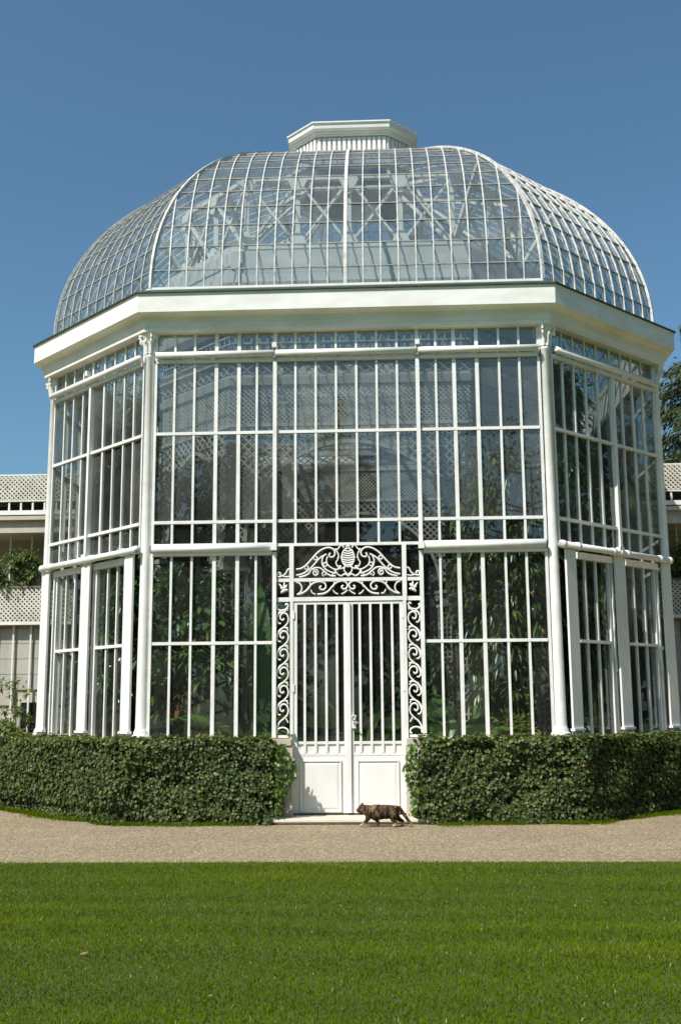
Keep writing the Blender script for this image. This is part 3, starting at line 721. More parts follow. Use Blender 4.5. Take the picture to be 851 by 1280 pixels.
# leaves of the door
for s in (-1, 1):
    x0, x1 = s*0.012, s*0.646
    xc = (x0+x1)/2; w = abs(x1-x0)
    d = MB()
    d.box((xc, DY-0.005, (0.085+0.73)/2), (w, 0.05, 0.645))                     # kick panel
    d.box((s*0.034, DY-0.005, (0.73+2.50)/2), (0.044, 0.055, 1.77))
    d.box((s*0.624, DY-0.005, (0.73+2.50)/2), (0.044, 0.055, 1.77))
    d.box((xc, DY-0.005, 2.488), (w-0.088, 0.055, 0.03))
    d.box((xc, DY-0.005, 0.742), (w-0.088, 0.056, 0.03)); d.box((xc, DY-0.005, 0.872), (w-0.088, 0.056, 0.03))
    leaf = d.build('door_leaf', WHITE2, GH)
    m = MB(); m.box((xc, DY-0.003, 0.807), (w-0.088, 0.03, 0.10)); m.build('lower_panel', WHITE2, leaf)
    for k in range(4):
        xb = s*(0.134+0.1262*k); ubox('door_bar', (xb, DY-0.022, (0.757+2.474)/2), (0.028, 0.028, 1.717), WHITE, leaf)
    # raised field with a moulded edge
    m = MB(); cxp, czp, wp, hp = s*0.33, 0.385, 0.42, 0.52
    def ring(o_, y): return [(cxp-wp/2-o_, y, czp-hp/2-o_), (cxp+wp/2+o_, y, czp-hp/2-o_), (cxp+wp/2+o_, y, czp+hp/2+o_), (cxp-wp/2-o_, y, czp+hp/2+o_)]
    rings = [ring(0.030, DY-0.0315), ring(0.028, DY-0.048), ring(0.018, DY-0.050), ring(0.010, DY-0.036), ring(0.0, DY-0.036), ring(-0.022, DY-0.044)]
    m.v = [v for r_ in rings for v in r_]
    for k in range(len(rings)-1):
        for j in range(4): m.f.append((k*4+j, k*4+(j+1) % 4, k*4+4+(j+1) % 4, k*4+4+j))
    e = (len(rings)-1)*4; m.f.append((e, e+1, e+2, e+3)); m.build('raised_panel', WHITE2, leaf)
    ubox('pane', (xc, DY+0.004, 1.68), (w-0.088, 0.005, 1.585), GLASS, leaf)
    for z in (0.35, 1.5, 2.35): ubox('hinge', (s*0.648, DY-0.038, z), (0.03, 0.02, 0.09), WHITE, leaf)
    if s < 0:
        cover = MB(); cover.box((0.0, DY-0.045, 1.29), (0.045, 0.03, 2.40)); cover.build('meeting_stile', WHITE2, leaf)
    else:
        m = MB(); m.box((0.058, DY-0.05, 1.11), (0.05, 0.045, 0.15)); lock = m.build('lock_box', WHITE, leaf)
        m = MB(); m.tube(smooth_path([(0.058, DY-0.07, 1.10), (0.058, DY-0.115, 1.10), (0.085, DY-0.125, 1.10), (0.115, DY-0.12, 1.095)], 4), .010, 8); m.build('handle', METAL, lock, True)
        m = MB(); m.tube([(0.058, DY-0.074, 1.155+0.0*k) if False else (0.058+.018*math.cos(k*.5236), DY-0.076, 1.15+.026*math.sin(k*.5236)) for k in range(12)], .006, 6, closed=True); m.build('escutcheon', METAL, lock, True)

# ------------------------------------------------------------------ trellis rotunda inside
RT = empty('trellis_rotunda', (0, 0, 0.02))
tag(RT, 'pale lattice rotunda with arches on trellis pillars inside the glass pavilion', 'trellis')
KR = 0.665
rc = octo(0, HW*KR, A*KR)
pl = MB(); pw = 0.34; z0, z1 = 0.05, 3.02
for s1 in (-1, 1):
    for a_ in (-pw/2, -pw/6, pw/6, pw/2):
        pl.box((a_, s1*pw/2, (z0+z1)/2), (0.03, 0.02, z1-z0)); pl.box((s1*pw/2, a_*0.88, (z0+z1)/2), (0.02, 0.03, z1-z0))
    z = z0+0.05
    while z < z1:
        pl.box((0, s1*(pw/2-0.012), z), (pw, 0.018, 0.03)); pl.box((s1*(pw/2-0.012), 0, z), (0.018, pw-.05, 0.03)); z += 0.088
pil_me = pl.mesh('trellis_pillar'); pil_me.materials.append(TRELLIS)
pc = MB(); pc.box((0, 0, 3.05), (0.40, 0.40, 0.05)); pc.box((0, 0, 3.30), (0.44, 0.44, 0.06)); pc.box((0, 0, 3.16), (0.30, 0.30, 0.2))
for s1 in (-1, 1):
    for s2 in (-1, 1):
        pc.tube([(s1*(0.16+.06*math.cos(t)*(1-t/14)), s2*0.2, 3.19+.06*math.sin(t)*(1-t/14)) for t in [k*.6 for k in range(18)]], .014, 5)
pc_me = pc.mesh('pillar_capital'); pc_me.materials.append(TRELLIS)
for i, (x, y) in enumerate(rc):
    o = link('trellis_pillar', pil_me, None, RT); o.location = (x, y, 0); o.rotation_euler = (0, 0, math.atan2(y, x)+math.pi/2+(R(22.5) if i % 2 else -R(22.5)))
    o['kind'] = 'stuff'
    q = link('pillar_capital', pc_me, None, o)
def lattice2d(m, fr, u0, u1, za, zb, pitch, w, dep, inside=None, d=0.0, diag=True):
    """crossing slats in the rectangle u0..u1 x za..zb of a face frame, clipped by inside(u,z)"""
    p, t, nn = fr
    def P_(u, dd, z): q = p+t*u+nn*dd; return Vector((q.x, q.y, z))
    def run(a_, b_, dd, cross):
        steps = max(2, int(math.dist(a_, b_)/0.04)) if inside else 1; st_ = None; last = None
        for k in range(steps+1):
            f_ = k/steps; q = (a_[0]+(b_[0]-a_[0])*f_, a_[1]+(b_[1]-a_[1])*f_)
            ok = inside is None or inside(*q)
            if ok:
                if st_ is None: st_ = q
                last = q
            if (not ok or k == steps) and st_ is not None:
                if last != st_: m.bar(P_(st_[0], dd, st_[1]), P_(last[0], dd, last[1]), w, dep, cross)
                st_ = None
    hgt = zb-za; wd = u1-u0
    if diag:
        c = -hgt
        while c < wd:
            a_ = (u0+max(c, 0), za+max(-c, 0)); b_len = min(wd-max(c, 0), hgt-max(-c, 0))
            b_ = (a_[0]+b_len, a_[1]+b_len)
            if b_len > 0.02:
                run(a_, b_, d, (t+Vector((0, 0, -1))).normalized())
                run((u0+u1-a_[0], a_[1]), (u0+u1-b_[0], b_[1]), d+dep, (t+Vector((0, 0, 1))).normalized())
            c += pitch
    else:
        u_ = u0+pitch/2
        while u_ < u1: run((u_, za), (u_, zb), d, t); u_ += pitch
        z = za+pitch/2
        while z < zb: run((u0, z), (u1, z), d+dep, Vector((0, 0, 1))); z += pitch
for i in range(8):
    p = Vector((*rc[i], 0)); q = Vector((*rc[(i+1) % 8], 0)); t = (q-p).normalized(); nn = Vector((t.y, -t.x, 0)); L = (q-p).length
    fr = (p, t, nn); half_ = L/2-0.2; zs, zt = 3.4, 4.78
    def arch(u): return zs+(zt-zs)*math.sqrt(max(0, 1-((u-L/2)/half_)**2)) if abs(u-L/2) < half_ else zs
    lat = MB()
    lattice2d(lat, fr, 0.1, L-0.1, 3.34, 5.0, 0.115, 0.022, 0.014, lambda u, z: z > arch(u)+0.02)
    lattice2d(lat, fr, 0.0, L, 5.04, 5.56, 0.066, 0.018, 0.012)
    lattice2d(lat, fr, 0.0, L, 6.02, 6.36, 0.11, 0.024, 0.014, None, 0, False)
    u_ = 0.0; nX = int(L/0.135)
    for k in range(nX):
        a_, b_ = L*k/nX, L*(k+1)/nX; P_ = lambda u, z: (p+t*u+nn*0.02)+Vector((0, 0, z))
        lat.bar(P_(a_, 5.74), P_(b_, 5.86), 0.02, 0.014, nn); lat.bar(P_(a_, 5.86)+nn*.014, P_(b_, 5.74)+nn*.014, 0.02, 0.014, nn)
    lat.build('lattice_panel', TRELLIS, RT, kind='stuff')
    ar = MB(); pts = [(p+t*(L/2+half_*math.cos(math.pi*k/24)))+Vector((0, 0, zs+(zt-zs)*math.sin(math.pi*k/24))) for k in range(25)]
    strip(ar, [Vector(v) for v in pts], nn, 0.07, 0.05); ar.build('arch_rib', TRELLIS, RT)
MB().sweep_oct([(-.06, 6.01), (-.05, 6.01), (-.05, 6.38), (-.06, 6.38)], octk(KR)).build('clerestory_glass', FROST, RT)
for prof in ([(-.03, 5.0), (.03, 5.0), (.03, 5.045), (-.03, 5.045)], [(-.03, 5.58), (.05, 5.58), (.07, 5.68), (-.03, 5.68)], [(-.03, 5.69), (.03, 5.69), (.03, 5.73), (-.03, 5.73)],
             [(-.03, 5.87), (.03, 5.87), (.08, 5.93), (.08, 5.96), (.11, 6.01), (-.03, 6.01)], [(-.03, 6.37), (.05, 6.37), (.10, 6.46), (.10, 6.62), (.14, 6.70), (.14, 6.80), (.20, 6.92), (.20, 7.0), (-.03, 7.0)]):
    MB().sweep_oct(prof, octk(KR)).build('entablature_moulding', TRELLIS, RT)
MB().sweep_oct([(-.06, 7.005), (.16, 7.005), (.14, 7.16), (.10, 7.17), (.09, 7.33), (.05, 7.34), (.04, 7.52), (0, 7.53), (-.02, 7.64), (-.08, 7.64)], octk(KR)).build('entablature_cove', COVE, RT)

# ------------------------------------------------------------------ ivy hedges
def hedge(sgn, x_in, label):
    H = empty('ivy_hedge', (sgn*2.4, -4.6, 0)); tag(H, label, 'hedge')
    o_, i_ = octo(0.44), octo(0.16)
    if sgn < 0: outer = [(-x_in, o_[0][1]), o_[0], o_[7], (o_[7][0], 1.6)]; inner = [(-x_in, i_[0][1]), i_[0], i_[7], (i_[7][0], 1.6)]
    else: outer = [(x_in, o_[1][1]), o_[1], o_[2], (o_[2][0], 1.6)]; inner = [(x_in, i_[1][1]), i_[1], i_[2], (i_[2][0], 1.6)]
    top = 0.935
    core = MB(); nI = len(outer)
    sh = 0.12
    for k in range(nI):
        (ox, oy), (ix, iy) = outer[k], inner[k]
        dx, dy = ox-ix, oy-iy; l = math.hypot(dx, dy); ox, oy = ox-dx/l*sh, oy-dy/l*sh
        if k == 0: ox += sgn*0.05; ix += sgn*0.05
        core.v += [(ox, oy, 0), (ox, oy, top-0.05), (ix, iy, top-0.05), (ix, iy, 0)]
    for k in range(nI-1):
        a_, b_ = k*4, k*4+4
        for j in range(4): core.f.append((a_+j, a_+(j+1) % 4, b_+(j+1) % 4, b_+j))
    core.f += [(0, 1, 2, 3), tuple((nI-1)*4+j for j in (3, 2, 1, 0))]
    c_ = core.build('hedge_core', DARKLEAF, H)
    Ps, Ns = [], []
    dens = 2900
    def scatter(a_, b_, za, zb, nrm, thick):
        L = math.dist(a_, b_); n_ = int(L*(zb-za)*dens); f_ = rng.random(n_)
        z = rng.uniform(za, zb, n_)
        bulge = 0.035*np.sin(f_*L*2.3+z*4)+0.025*np.sin(f_*L*6.1-z*7+1)
        off = rng.normal(0, thick, n_)+bulge
        P_ = np.stack([a_[0]+(b_[0]-a_[0])*f_+nrm[0]*off, a_[1]+(b_[1]-a_[1])*f_+nrm[1]*off, z], 1)
        Ps.append(P_); Ns.append(np.tile(np.array(nrm, float), (n_, 1)))
    def scatter_top(a0, a1, b0, b1):
        n_ = int(math.dist(a0, a1)*math.dist(a0, b0)*dens); f_, g_ = rng.random(n_), rng.random(n_)
        P_ = np.stack([(a0[0]+(a1[0]-a0[0])*f_)*(1-g_)+(b0[0]+(b1[0]-b0[0])*f_)*g_, (a0[1]+(a1[1]-a0[1])*f_)*(1-g_)+(b0[1]+(b1[1]-b0[1])*f_)*g_, top+rng.normal(0, .016, n_)+.012*np.sin(f_*21)], 1)
        Ps.append(P_); Ns.append(np.tile(np.array([0, 0, 1.0]), (n_, 1)))
    for k in range(nI-1):
        a_, b_ = outer[k], outer[k+1]; dx, dy = b_[0]-a_[0], b_[1]-a_[1]; l = math.hypot(dx, dy); nr = (dy/l, -dx/l, 0)
        if nr[0]*(a_[0])+nr[1]*(a_[1]) < 0: nr = (-nr[0], -nr[1], 0)
        scatter(a_, b_, 0.0, top, nr, 0.024)
        scatter_top(outer[k], outer[k+1], inner[k], inner[k+1])
    scatter(outer[0], inner[0], 0.03, top, (-sgn, 0, 0), 0.03)
    P_ = np.concatenate(Ps); Nn = np.concatenate(Ns)
    q_ = P_[:, 0]-P_[:, 1]*sgn                                        # hollows between the ivy swags
    hole = np.sin(q_*7.3+2*np.sin(P_[:, 2]*5+q_*2.1))*np.sin(P_[:, 2]*11+1.7*np.sin(q_*4.3))+.5*np.sin(q_*17+P_[:, 2]*13)*np.sin(P_[:, 2]*23-q_*9)
    P_ = P_ - (Nn*np.clip(hole-.1, 0, 1)[:, None]*.06)
    keep = rng.random(len(P_)) > np.clip(hole*.6-.25, 0, .3)*(Nn[:, 2] < .5)
    P_, Nn = P_[keep], Nn[keep]; n_ = len(P_)
    Nn = Nn+rdir(n_)*0.55+np.array([0, 0, 0.25]); D = rdir(n_)*0.9+np.array([0, 0, -0.75]); D -= Nn*(np.sum(D*Nn, 1)/np.sum(Nn*Nn, 1))[:, None]
    lf = np.sin(P_[:, 0]*3.1+P_[:, 2]*4)*.5+np.sin(P_[:, 0]*8-P_[:, 2]*6)*.5
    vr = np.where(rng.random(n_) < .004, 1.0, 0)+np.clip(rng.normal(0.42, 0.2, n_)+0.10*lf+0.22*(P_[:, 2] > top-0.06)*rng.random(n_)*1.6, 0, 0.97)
    Lf = rng.uniform(0.024, 0.050, n_)
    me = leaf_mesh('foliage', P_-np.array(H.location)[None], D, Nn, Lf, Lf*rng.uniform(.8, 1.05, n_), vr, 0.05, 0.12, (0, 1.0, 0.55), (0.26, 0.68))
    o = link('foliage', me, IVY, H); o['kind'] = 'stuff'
    # young shoots hanging over the door pier
    n2 = 420 if sgn < 0 else 190
    z = rng.uniform(0.12, 0.88, n2); reach = (0.17 if sgn < 0 else .09)*np.exp(-((z-0.60)/0.2)**2)+0.07
    xx = x_in-0.02-reach*rng.random(n2)
    P_ = np.stack([sgn*xx, outer[0][1]+rng.uniform(-.05, .10, n2), z], 1); z = np.minimum(z, .9)
    Nn = np.array([-sgn*.4, -.8, .5])+rdir(n2)*.6; D = np.array([-sgn*.3, -.1, -.8])+rdir(n2)*.5
    Lf = rng.uniform(.035, .062, n2)
    me = leaf_mesh('young_shoots', P_-np.array(H.location)[None], D, Nn, Lf, Lf*.9, rng.random(n2), .1, .1, (0, 1, .55), (.26, .68))
    o = link('young_shoots', me, IVYNEW, H); o['kind'] = 'stuff'
    # stems down to the ground
    st_ = MB()
    for k in range(14):
        f_ = (k+.5)/14; x = outer[0][0]+(outer[1][0]-outer[0][0])*f_; y = outer[0][1]+.09
        st_.tube([(x-H.location.x, y-H.location.y, 0), (x+.03-H.location.x, y+.02-H.location.y, .3), (x-H.location.x, y+.05-H.location.y, .6)], .008, 5)
    st_.build('woody_stem', BARK, H)
    c_.location = (-H.location.x, -H.location.y, 0)
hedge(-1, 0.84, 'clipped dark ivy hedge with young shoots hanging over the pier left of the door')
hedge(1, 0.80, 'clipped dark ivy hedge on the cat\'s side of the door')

# grass fringe along the hedge foot
n = 26000; side = rng.random(n) < 0.5
oc = octo(0.44); segs = [((-0.98, oc[0][1]), oc[0]), (oc[0], oc[7]), (oc[7], (oc[7][0], 0.5)), ((0.96, oc[1][1]), oc[1]), (oc[1], oc[2]), (oc[2], (oc[2][0], 0.5))]
XX, YY = [], []
for a_, b_ in segs:
    l = math.dist(a_, b_); k = int(n*l/14); f_ = rng.random(k); dx, dy = (b_[0]-a_[0])/l, (b_[1]-a_[1])/l
    nx_, ny_ = dy, -dx
    if nx_*a_[0]+ny_*a_[1] < 0: nx_, ny_ = -nx_, -ny_
    wv = 0.12+0.06*np.sin(f_*l*3.1+a_[0])+0.03*np.sin(f_*l*9)
    off = np.abs(rng.normal(0, 1, k))*wv*0.6
    XX.append(a_[0]+(b_[0]-a_[0])*f_+nx_*off); YY.append(a_[1]+(b_[1]-a_[1])*f_+ny_*off)
XX, YY = np.concatenate(XX), np.concatenate(YY); k = len(XX)
o = link('grass_verge', blades('grass_verge', XX, YY, np.zeros(k), rng.uniform(.015, .060, k), rng.uniform(.003, .006, k), rng.uniform(0, 6.28, k), rng.uniform(.1, 1, k), np.clip(rng.normal(.4, .2, k), 0, .95)), GRASS)
tag(o, 'thin grass verge along the foot of the ivy hedges', 'grass', kind='stuff')
# loose pebbles on the path
ico = [(0, 0, .5), (.5, 0, 0), (0, .5, 0), (-.5, 0, 0), (0, -.5, 0), (0, 0, -.5)]
icf = [(0, 1, 2), (0, 2, 3), (0, 3, 4), (0, 4, 1), (5, 2, 1), (5, 3, 2), (5, 4, 3), (5, 1, 4)]
n = 17000
px_ = rng.uniform(-5.5, 5.5, n); py_ = rng.uniform(PATH_Y+.02, -4.7, n); ps = rng.uniform(.006, .016, n)*(1+.7*(rng.random(n) < .04)); ang = rng.uniform(0, 6.28, n)
V = np.array(ico)[None]*ps[:, None, None]*(1+.35*rng.normal(size=(n, 6, 1)))*np.array([1, .8, .6])
ca, sa = np.cos(ang)[:, None], np.sin(ang)[:, None]
V = np.stack([V[..., 0]*ca-V[..., 1]*sa+px_[:, None], V[..., 0]*sa+V[..., 1]*ca+py_[:, None], V[..., 2]+.001], -1)
me = bpy.data.meshes.new('pebbles'); F = (np.array(icf)[None]+np.arange(n)[:, None, None]*6).reshape(-1).astype(np.int32)
me.vertices.add(n*6); me.vertices.foreach_set('co', V.reshape(-1)); me.loops.add(len(F)); me.loops.foreach_set('vertex_index', F)
me.polygons.add(n*8); me.polygons.foreach_set('loop_start', np.arange(0, len(F), 3, dtype=np.int32)); me.update(calc_edges=True)
tag(link('loose_gravel', me, PEBBLE), 'loose beige gravel stones on the path', 'gravel', kind='stuff')

# ------------------------------------------------------------------ plants inside
def plant(name, loc, label, cat='plant', group=None):
    return tag(empty(name, loc), label, cat, group)
def bush(name, loc, label, n, rad, zc, leafL, leafW, mat, droop=0.3, hang=0.0, stem_h=None, clusters=28, varm=0.45, group=None, sub='foliage'):
    H = plant(name, loc, label, 'plant', group)
    cl = rdir(clusters)*rng.random((clusters, 1))**.4*np.array(rad)+np.array([0, 0, zc])
    idx = rng.integers(0, clusters, n)
    dirs = rdir(n); P_ = cl[idx]+dirs*np.abs(rng.normal(0, leafL*.8, n))[:, None]
    P_[:, 2] = np.maximum(P_[:, 2], 0.02)
    if abs(loc[0]) < 4.1 and abs(loc[1]) < 4.1:      # leaves press against the glass, never through it
        mar = leafL+0.12; gx, gy = P_[:, 0]+loc[0], P_[:, 1]+loc[1]
        gy = np.clip(gy, -A+mar, A-mar-.15); gx = np.clip(gx, -A+mar+.1, A-mar-.1); lim = HW+A-1.42*mar
        over = np.maximum(0, np.abs(gx)+np.abs(gy)-lim)/2
        gx -= np.sign(gx)*over; gy -= np.sign(gy)*over
        P_[:, 0], P_[:, 1] = gx-loc[0], gy-loc[1]
    D = dirs+np.array([0, 0, -hang]); Nn = np.array([0, -0.25, 1.0])+rdir(n)*.35
    Lf = leafL*rng.uniform(.7, 1.2, n)
    v = np.clip(rng.normal(varm, .22, n)+rng.normal(0, .12, clusters)[idx], 0, 1)
    o = link(sub, leaf_mesh(sub, P_, D, Nn, Lf, Lf*leafW, v, droop, .1), mat, H); o['kind'] = 'stuff'
    s = MB(); base_h = stem_h or zc*.6
    s.tube([(0, 0, 0), (.02, .01, base_h*.5), (0, .02, base_h)], [.035, .03, .02], 6)
    for k in range(min(clusters, 14)):
        c = cl[k]; s.tube([(0, .01, base_h*rng.uniform(.5, 1)), tuple((c*.6)+np.array([0, 0, base_h*.35])), tuple(c)], [.016, .011, .005], 5)
    s.build('stem', BARK, H)
    return H
def banana(name, loc, label, leaves, group=None):
    """leaves: (azimuth, tilt, length, width, curl)"""
    H = plant(name, loc, label, 'plant', group)
    for (az, tilt, L, Wd, curl) in leaves:
        m = MB(); nseg = 12; pts = []; a_ = R(az); t_ = R(tilt); p = Vector((0, 0, .25))
        for k in range(nseg+1):
            pts.append(p.copy()); el = t_-curl*(k/nseg)**1.5
            p = p+Vector((math.cos(a_)*math.cos(el), math.sin(a_)*math.cos(el), math.sin(el)))*L/nseg
        sd = Vector((-math.sin(a_), math.cos(a_), 0))
        for k, q in enumerate(pts):
            f_ = k/nseg; w = Wd*0.5*(0.06 if f_ < .18 else math.sin(math.pi*min(1, (f_-.14)/.86))**.6+.02)
            d = (pts[min(k+1, nseg)]-pts[max(k-1, 0)]).normalized(); up = sd.cross(d)*-1
            rip = rng.normal(0, .012)
            m.v += [tuple(q-sd*w+up*(w*.35+rip)), tuple(q-sd*w*.5+up*w*.22), tuple(q), tuple(q+sd*w*.5+up*w*.22), tuple(q+sd*w+up*(w*.35-rip))]
        for k in range(nseg):
            for j in range(4): m.f.append((k*5+j, k*5+j+1, k*5+6+j, k*5+5+j))
        me = m.mesh('banana_leaf', True); at = me.attributes.new('var', 'FLOAT', 'POINT'); at.data.foreach_set('value', np.clip(np.repeat(rng.random(nseg+1), 5)*.4+rng.random()*.5, 0, 1))
        lf = link('leaf', me, BANANA, H)
        mr = MB(); mr.tube([q-Vector((0, 0, .008)) for q in pts], [.016*(1-.7*k/nseg) for k in range(nseg+1)], 5); mr.build('midrib', CROTON_STEM, lf, True)
    MB().tube([(0, 0, 0), (0, 0, .3)], [.06, .045], 8).build('stem', CROTON_STEM, H, True)
    return H
CROTON_STEM = paint('green_stem', (0.06, 0.11, 0.03), (0.12, 0.18, 0.05), 0.5, 8)
bush('leafy_shrub', (-1.95, -3.66, .02), 'broad-leaved glossy shrub filling the window beside the left door bay', 3400, (.52, .28, 1.05), 2.1, .14, .48, DEEP, .35, .3, clusters=84, varm=.58)
bush('bronze_bromeliad', (-2.05, -3.75, .02), 'low bronze and green bromeliad clump behind the left hedge', 420, (.28, .16, .22), 1.28, .14, .16, BROM, .5, 0, clusters=18)
bush('small_croton', (-1.75, -3.85, .02), 'small yellow speckled croton at the foot of the bronze bromeliad', 260, (.18, .10, .10), .98, .10, .25, CROTON, .3, 0, clusters=10)
banana('banana_plant', (-1.12, -3.45, .02), 'banana plant with upright dark leaves just left of the door', [(100, 84, 2.7, .32, .25), (60, 80, 2.3, .3, .6), (-150, 62, 1.6, .42, 1.3), (-60, 66, 1.3, .36, 1.5), (160, 72, 2.0, .34, .9), (-100, 45, 1.0, .4, .9)])
banana('banana_plant', (-1.55, -3.7, .02), 'squat broad-leaved banana plant below the glossy shrub', [(-20, 40, 1.0, .46, 1.2), (-140, 50, 1.1, .4, 1.3), (70, 65, 1.3, .36, 1.0), (-80, 55, .9, .4, 1.2)])
banana('banana_plant', (.05, -1.7, .02), 'banana plant arching across the inside of the door', [(178, 58, 1.9, .32, 1.6), (150, 68, 2.3, .3, 1.2), (-20, 62, 1.7, .32, 1.4), (30, 75, 2.3, .3, .9), (-100, 55, 1.6, .34, 1.5), (-150, 70, 2.0, .3, 1.5)])
bush('weeping_tree', (1.9, -3.5, .02), 'tall tree with hanging narrow leaves behind the right glass bay', 11500, (.56, .36, 2.0), 2.95, .135, .27, DROOP, .6, .7, 3.6, 190, .44)
banana('banana_plant', (1.15, -3.6, .02), 'bright banana plant just right of the door', [(-150, 52, 1.0, .36, 1.2), (-30, 58, 1.3, .38, 1.0), (95, 72, 1.4, .34, .7), (40, 64, 1.5, .36, 1.0), (-80, 48, .9, .36, 1.2), (150, 65, 1.3, .34, 1.0)])
bush('yellow_croton', (1.95, -3.8, .02), 'yellow green croton at the foot of the weeping tree', 700, (.27, .14, .13), .98, .12, .22, CROTON, .35, 0, clusters=22)
bush('leafy_shrub', (-3.0, -2.6, .02), 'leafy shrub climbing past the sill inside the left corner', 2000, (.45, .45, 1.2), 2.55, .16, .42, DEEP, .35, .3, clusters=60)
bush('leafy_shrub', (-3.45, -1.6, .02), 'pale leafy shrub deep inside the left corner', 800, (.4, .5, .9), 1.9, .15, .36, CLIMB, .35, .3, clusters=30)
bush('weeping_tree', (2.95, -2.35, .02), 'dark tree with hanging leaves filling the right corner', 6000, (.6, .6, 1.9), 2.9, .15, .25, DROOP, .6, .7, 3.2, 120, .25)
bush('leafy_shrub', (0.9, 2.6, .02), 'dark shrub at the back of the greenhouse', 1500, (1.3, .5, 1.0), 1.5, .2, .35, DEEP, .4, .3, clusters=50, varm=.25)
bush('leafy_shrub', (-1.8, 2.5, .02), 'tall dark shrub before the rear wall', 1700, (1.3, .5, 1.2), 1.8, .2, .35, DEEP, .4, .3, clusters=50, varm=.25)
bush('leafy_shrub', (2.9, 0.4, .02), 'large dark shrub by the side glass', 1700, (.7, 1.2, 1.3), 2.0, .2, .35, DEEP, .4, .3, clusters=50, varm=.25)
bush('leafy_shrub', (-3.0, 0.6, .02), 'large green shrub by the opposite side glass', 1500, (.6, 1.2, 1.2), 1.8, .2, .35, DEEP, .4, .3, clusters=50, varm=.3)

bush('fig_tree', (3.2, .5, .02), 'tall dark fig tree filling the far corner beyond the right glass', 5200, (.6, 1.2, 1.35), 5.55, .2, .42, DEEP, .4, .3, 4.2, 90, .25)
bush('fig_tree', (-3.2, .5, .02), 'tall fig tree filling the far corner beyond the left glass', 4400, (.6, 1.2, 1.3), 5.5, .2, .42, DEEP, .4, .3, 4.0, 80, .3)

# ------------------------------------------------------------------ the two wings
def wing(sgn, label):
    Wg = tag(empty('garden_wing', (sgn*9, 2.0, 0)), label, 'building')
    ox, oy = sgn*9, 2.0
    def bx(name, xa, xb, ya, yb, za, zb, mat, parent=Wg):
        m = MB(); m.box(((xa+xb)/2*sgn-ox, (ya+yb)/2-oy, (za+zb)/2), (abs(xb-xa), yb-ya, zb-za))
        return m.build(name, mat, parent)
    XA, XB = 4.30, 13.0
    wall = bx('lower_wall', XA, XB, 2.12, 2.9, 0, 2.74, PLASTER)
    # ashlar blocks, joints recessed
    zc = 0.0; row = 0
    while zc < 2.70:
        h = 0.27; x = XA+(0.0 if row % 2 else -0.3)
        while x < 8.2:
            xa, xb = max(x, XA)+.004, min(x+.60, 8.4)-.004
            if xb-xa > .05 and not (5.62 < xb and xa < 6.0 and zc+h > .3 and zc < 1.45):
                bx('stone_block', xa, xb, 2.085+random.uniform(0, .006), 2.13, zc+.004, min(zc+h-.004, 2.735), WALLSTONE, wall)
            x += .60
        zc += h; row += 1
    bx('far_facing', 8.4, XB, 2.09, 2.119, 0, 2.735, WALLSTONE, wall)
    wd = bx('cellar_window', 5.66, 5.98, 2.10, 2.119, .35, 1.40, DARKGLASS)
    for x in (5.66, 5.82, 5.98): bx('window_frame', x-.012, x+.012, 2.08, 2.099, .35, 1.40, LEAD, wd)
    bx('window_frame', 5.66, 5.98, 2.082, 2.0985, .93, .95, LEAD, wd)
    # terrace slab and lattice parapet
    bx('terrace_slab', XA, XB, 2.0, 4.0, 2.742, 2.80, PLASTER)
    bx('parapet_rail', XA, XB, 1.93, 1.99, 2.75, 2.80, WHITE2); bx('parapet_rail', XA, XB, 1.92, 2.02, 3.40, 3.435, LEAD)
    lt = MB(); lattice2d(lt, (Vector((-sgn*0+sgn*XA-ox if sgn > 0 else -XB-ox, 1.95-oy, 0)), Vector((1, 0, 0)), Vector((0, -1, 0))), 0, XB-XA if sgn > 0 else XB-XA, 2.80, 3.40, .082, .028, .012)
    lt.build('parapet_lattice', CREAM, Wg, kind='stuff')
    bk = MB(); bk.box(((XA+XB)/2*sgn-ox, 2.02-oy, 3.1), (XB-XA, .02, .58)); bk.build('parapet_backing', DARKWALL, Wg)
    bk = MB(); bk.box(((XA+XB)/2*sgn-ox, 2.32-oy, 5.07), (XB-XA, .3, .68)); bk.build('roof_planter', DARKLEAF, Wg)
    bx('gallery_wall', XA, XB, 2.9, 3.1, 2.80, 4.398, PLASTER)
    for k in range(22):
        x = XA+.12+k*.39; bx('gallery_post', x-.014, x+.014, 2.30, 2.33, 2.805, 4.395, WHITE2)
    bx('beam', XA, XB, 1.98, 3.0, 4.40, 4.62, PLASTER); bx('beam_ledge', XA, XB, 1.90, 3.1, 4.622, 4.69, PLASTER)
    bx('roof_slab', XA, XB, 2.0, 6.5, 4.692, 4.72, LEAD); bx('white_rail', XA, XB, 1.94, 2.02, 4.722, 4.80, WHITE2)
    for k in range(40):
        x = XA+.08+k*.215; bx('baluster', x-.016, x+.016, 1.97, 2.0, 4.802, 4.965, WHITE2)
    bx('top_rail', XA, XB, 1.955, 2.015, 4.966, 4.99, WHITE2); bx('top_rail', XA, XB, 1.955, 2.015, 5.44, 5.465, WHITE2)
    lt = MB(); lattice2d(lt, (Vector((XA-ox if sgn > 0 else -XB-ox, 1.97-oy, 0)), Vector((1, 0, 0)), Vector((0, -1, 0))), 0, XB-XA, 4.99, 5.44, .082, .028, .012)
    lt.build('top_lattice', CREAM, Wg, kind='stuff')
    # slender trellis rods against the lower wall
    for k, zb in enumerate((.2, 1.1, .25, 1.65, .3, .9, .2, 1.4)):
        x = 4.6+k*.31; bx('trellis_rod', x-.014, x+.014, 2.03, 2.055, zb, 2.745, WHITE2)
    return Wg
wing(-1, 'pale stone garden wing with white lattice parapets and cream trellis rods on the sunny side')
wing(1, 'pale stone garden wing with white lattice parapets in the shade beside the conifers')
G = 'climbing plants on the wing terraces'
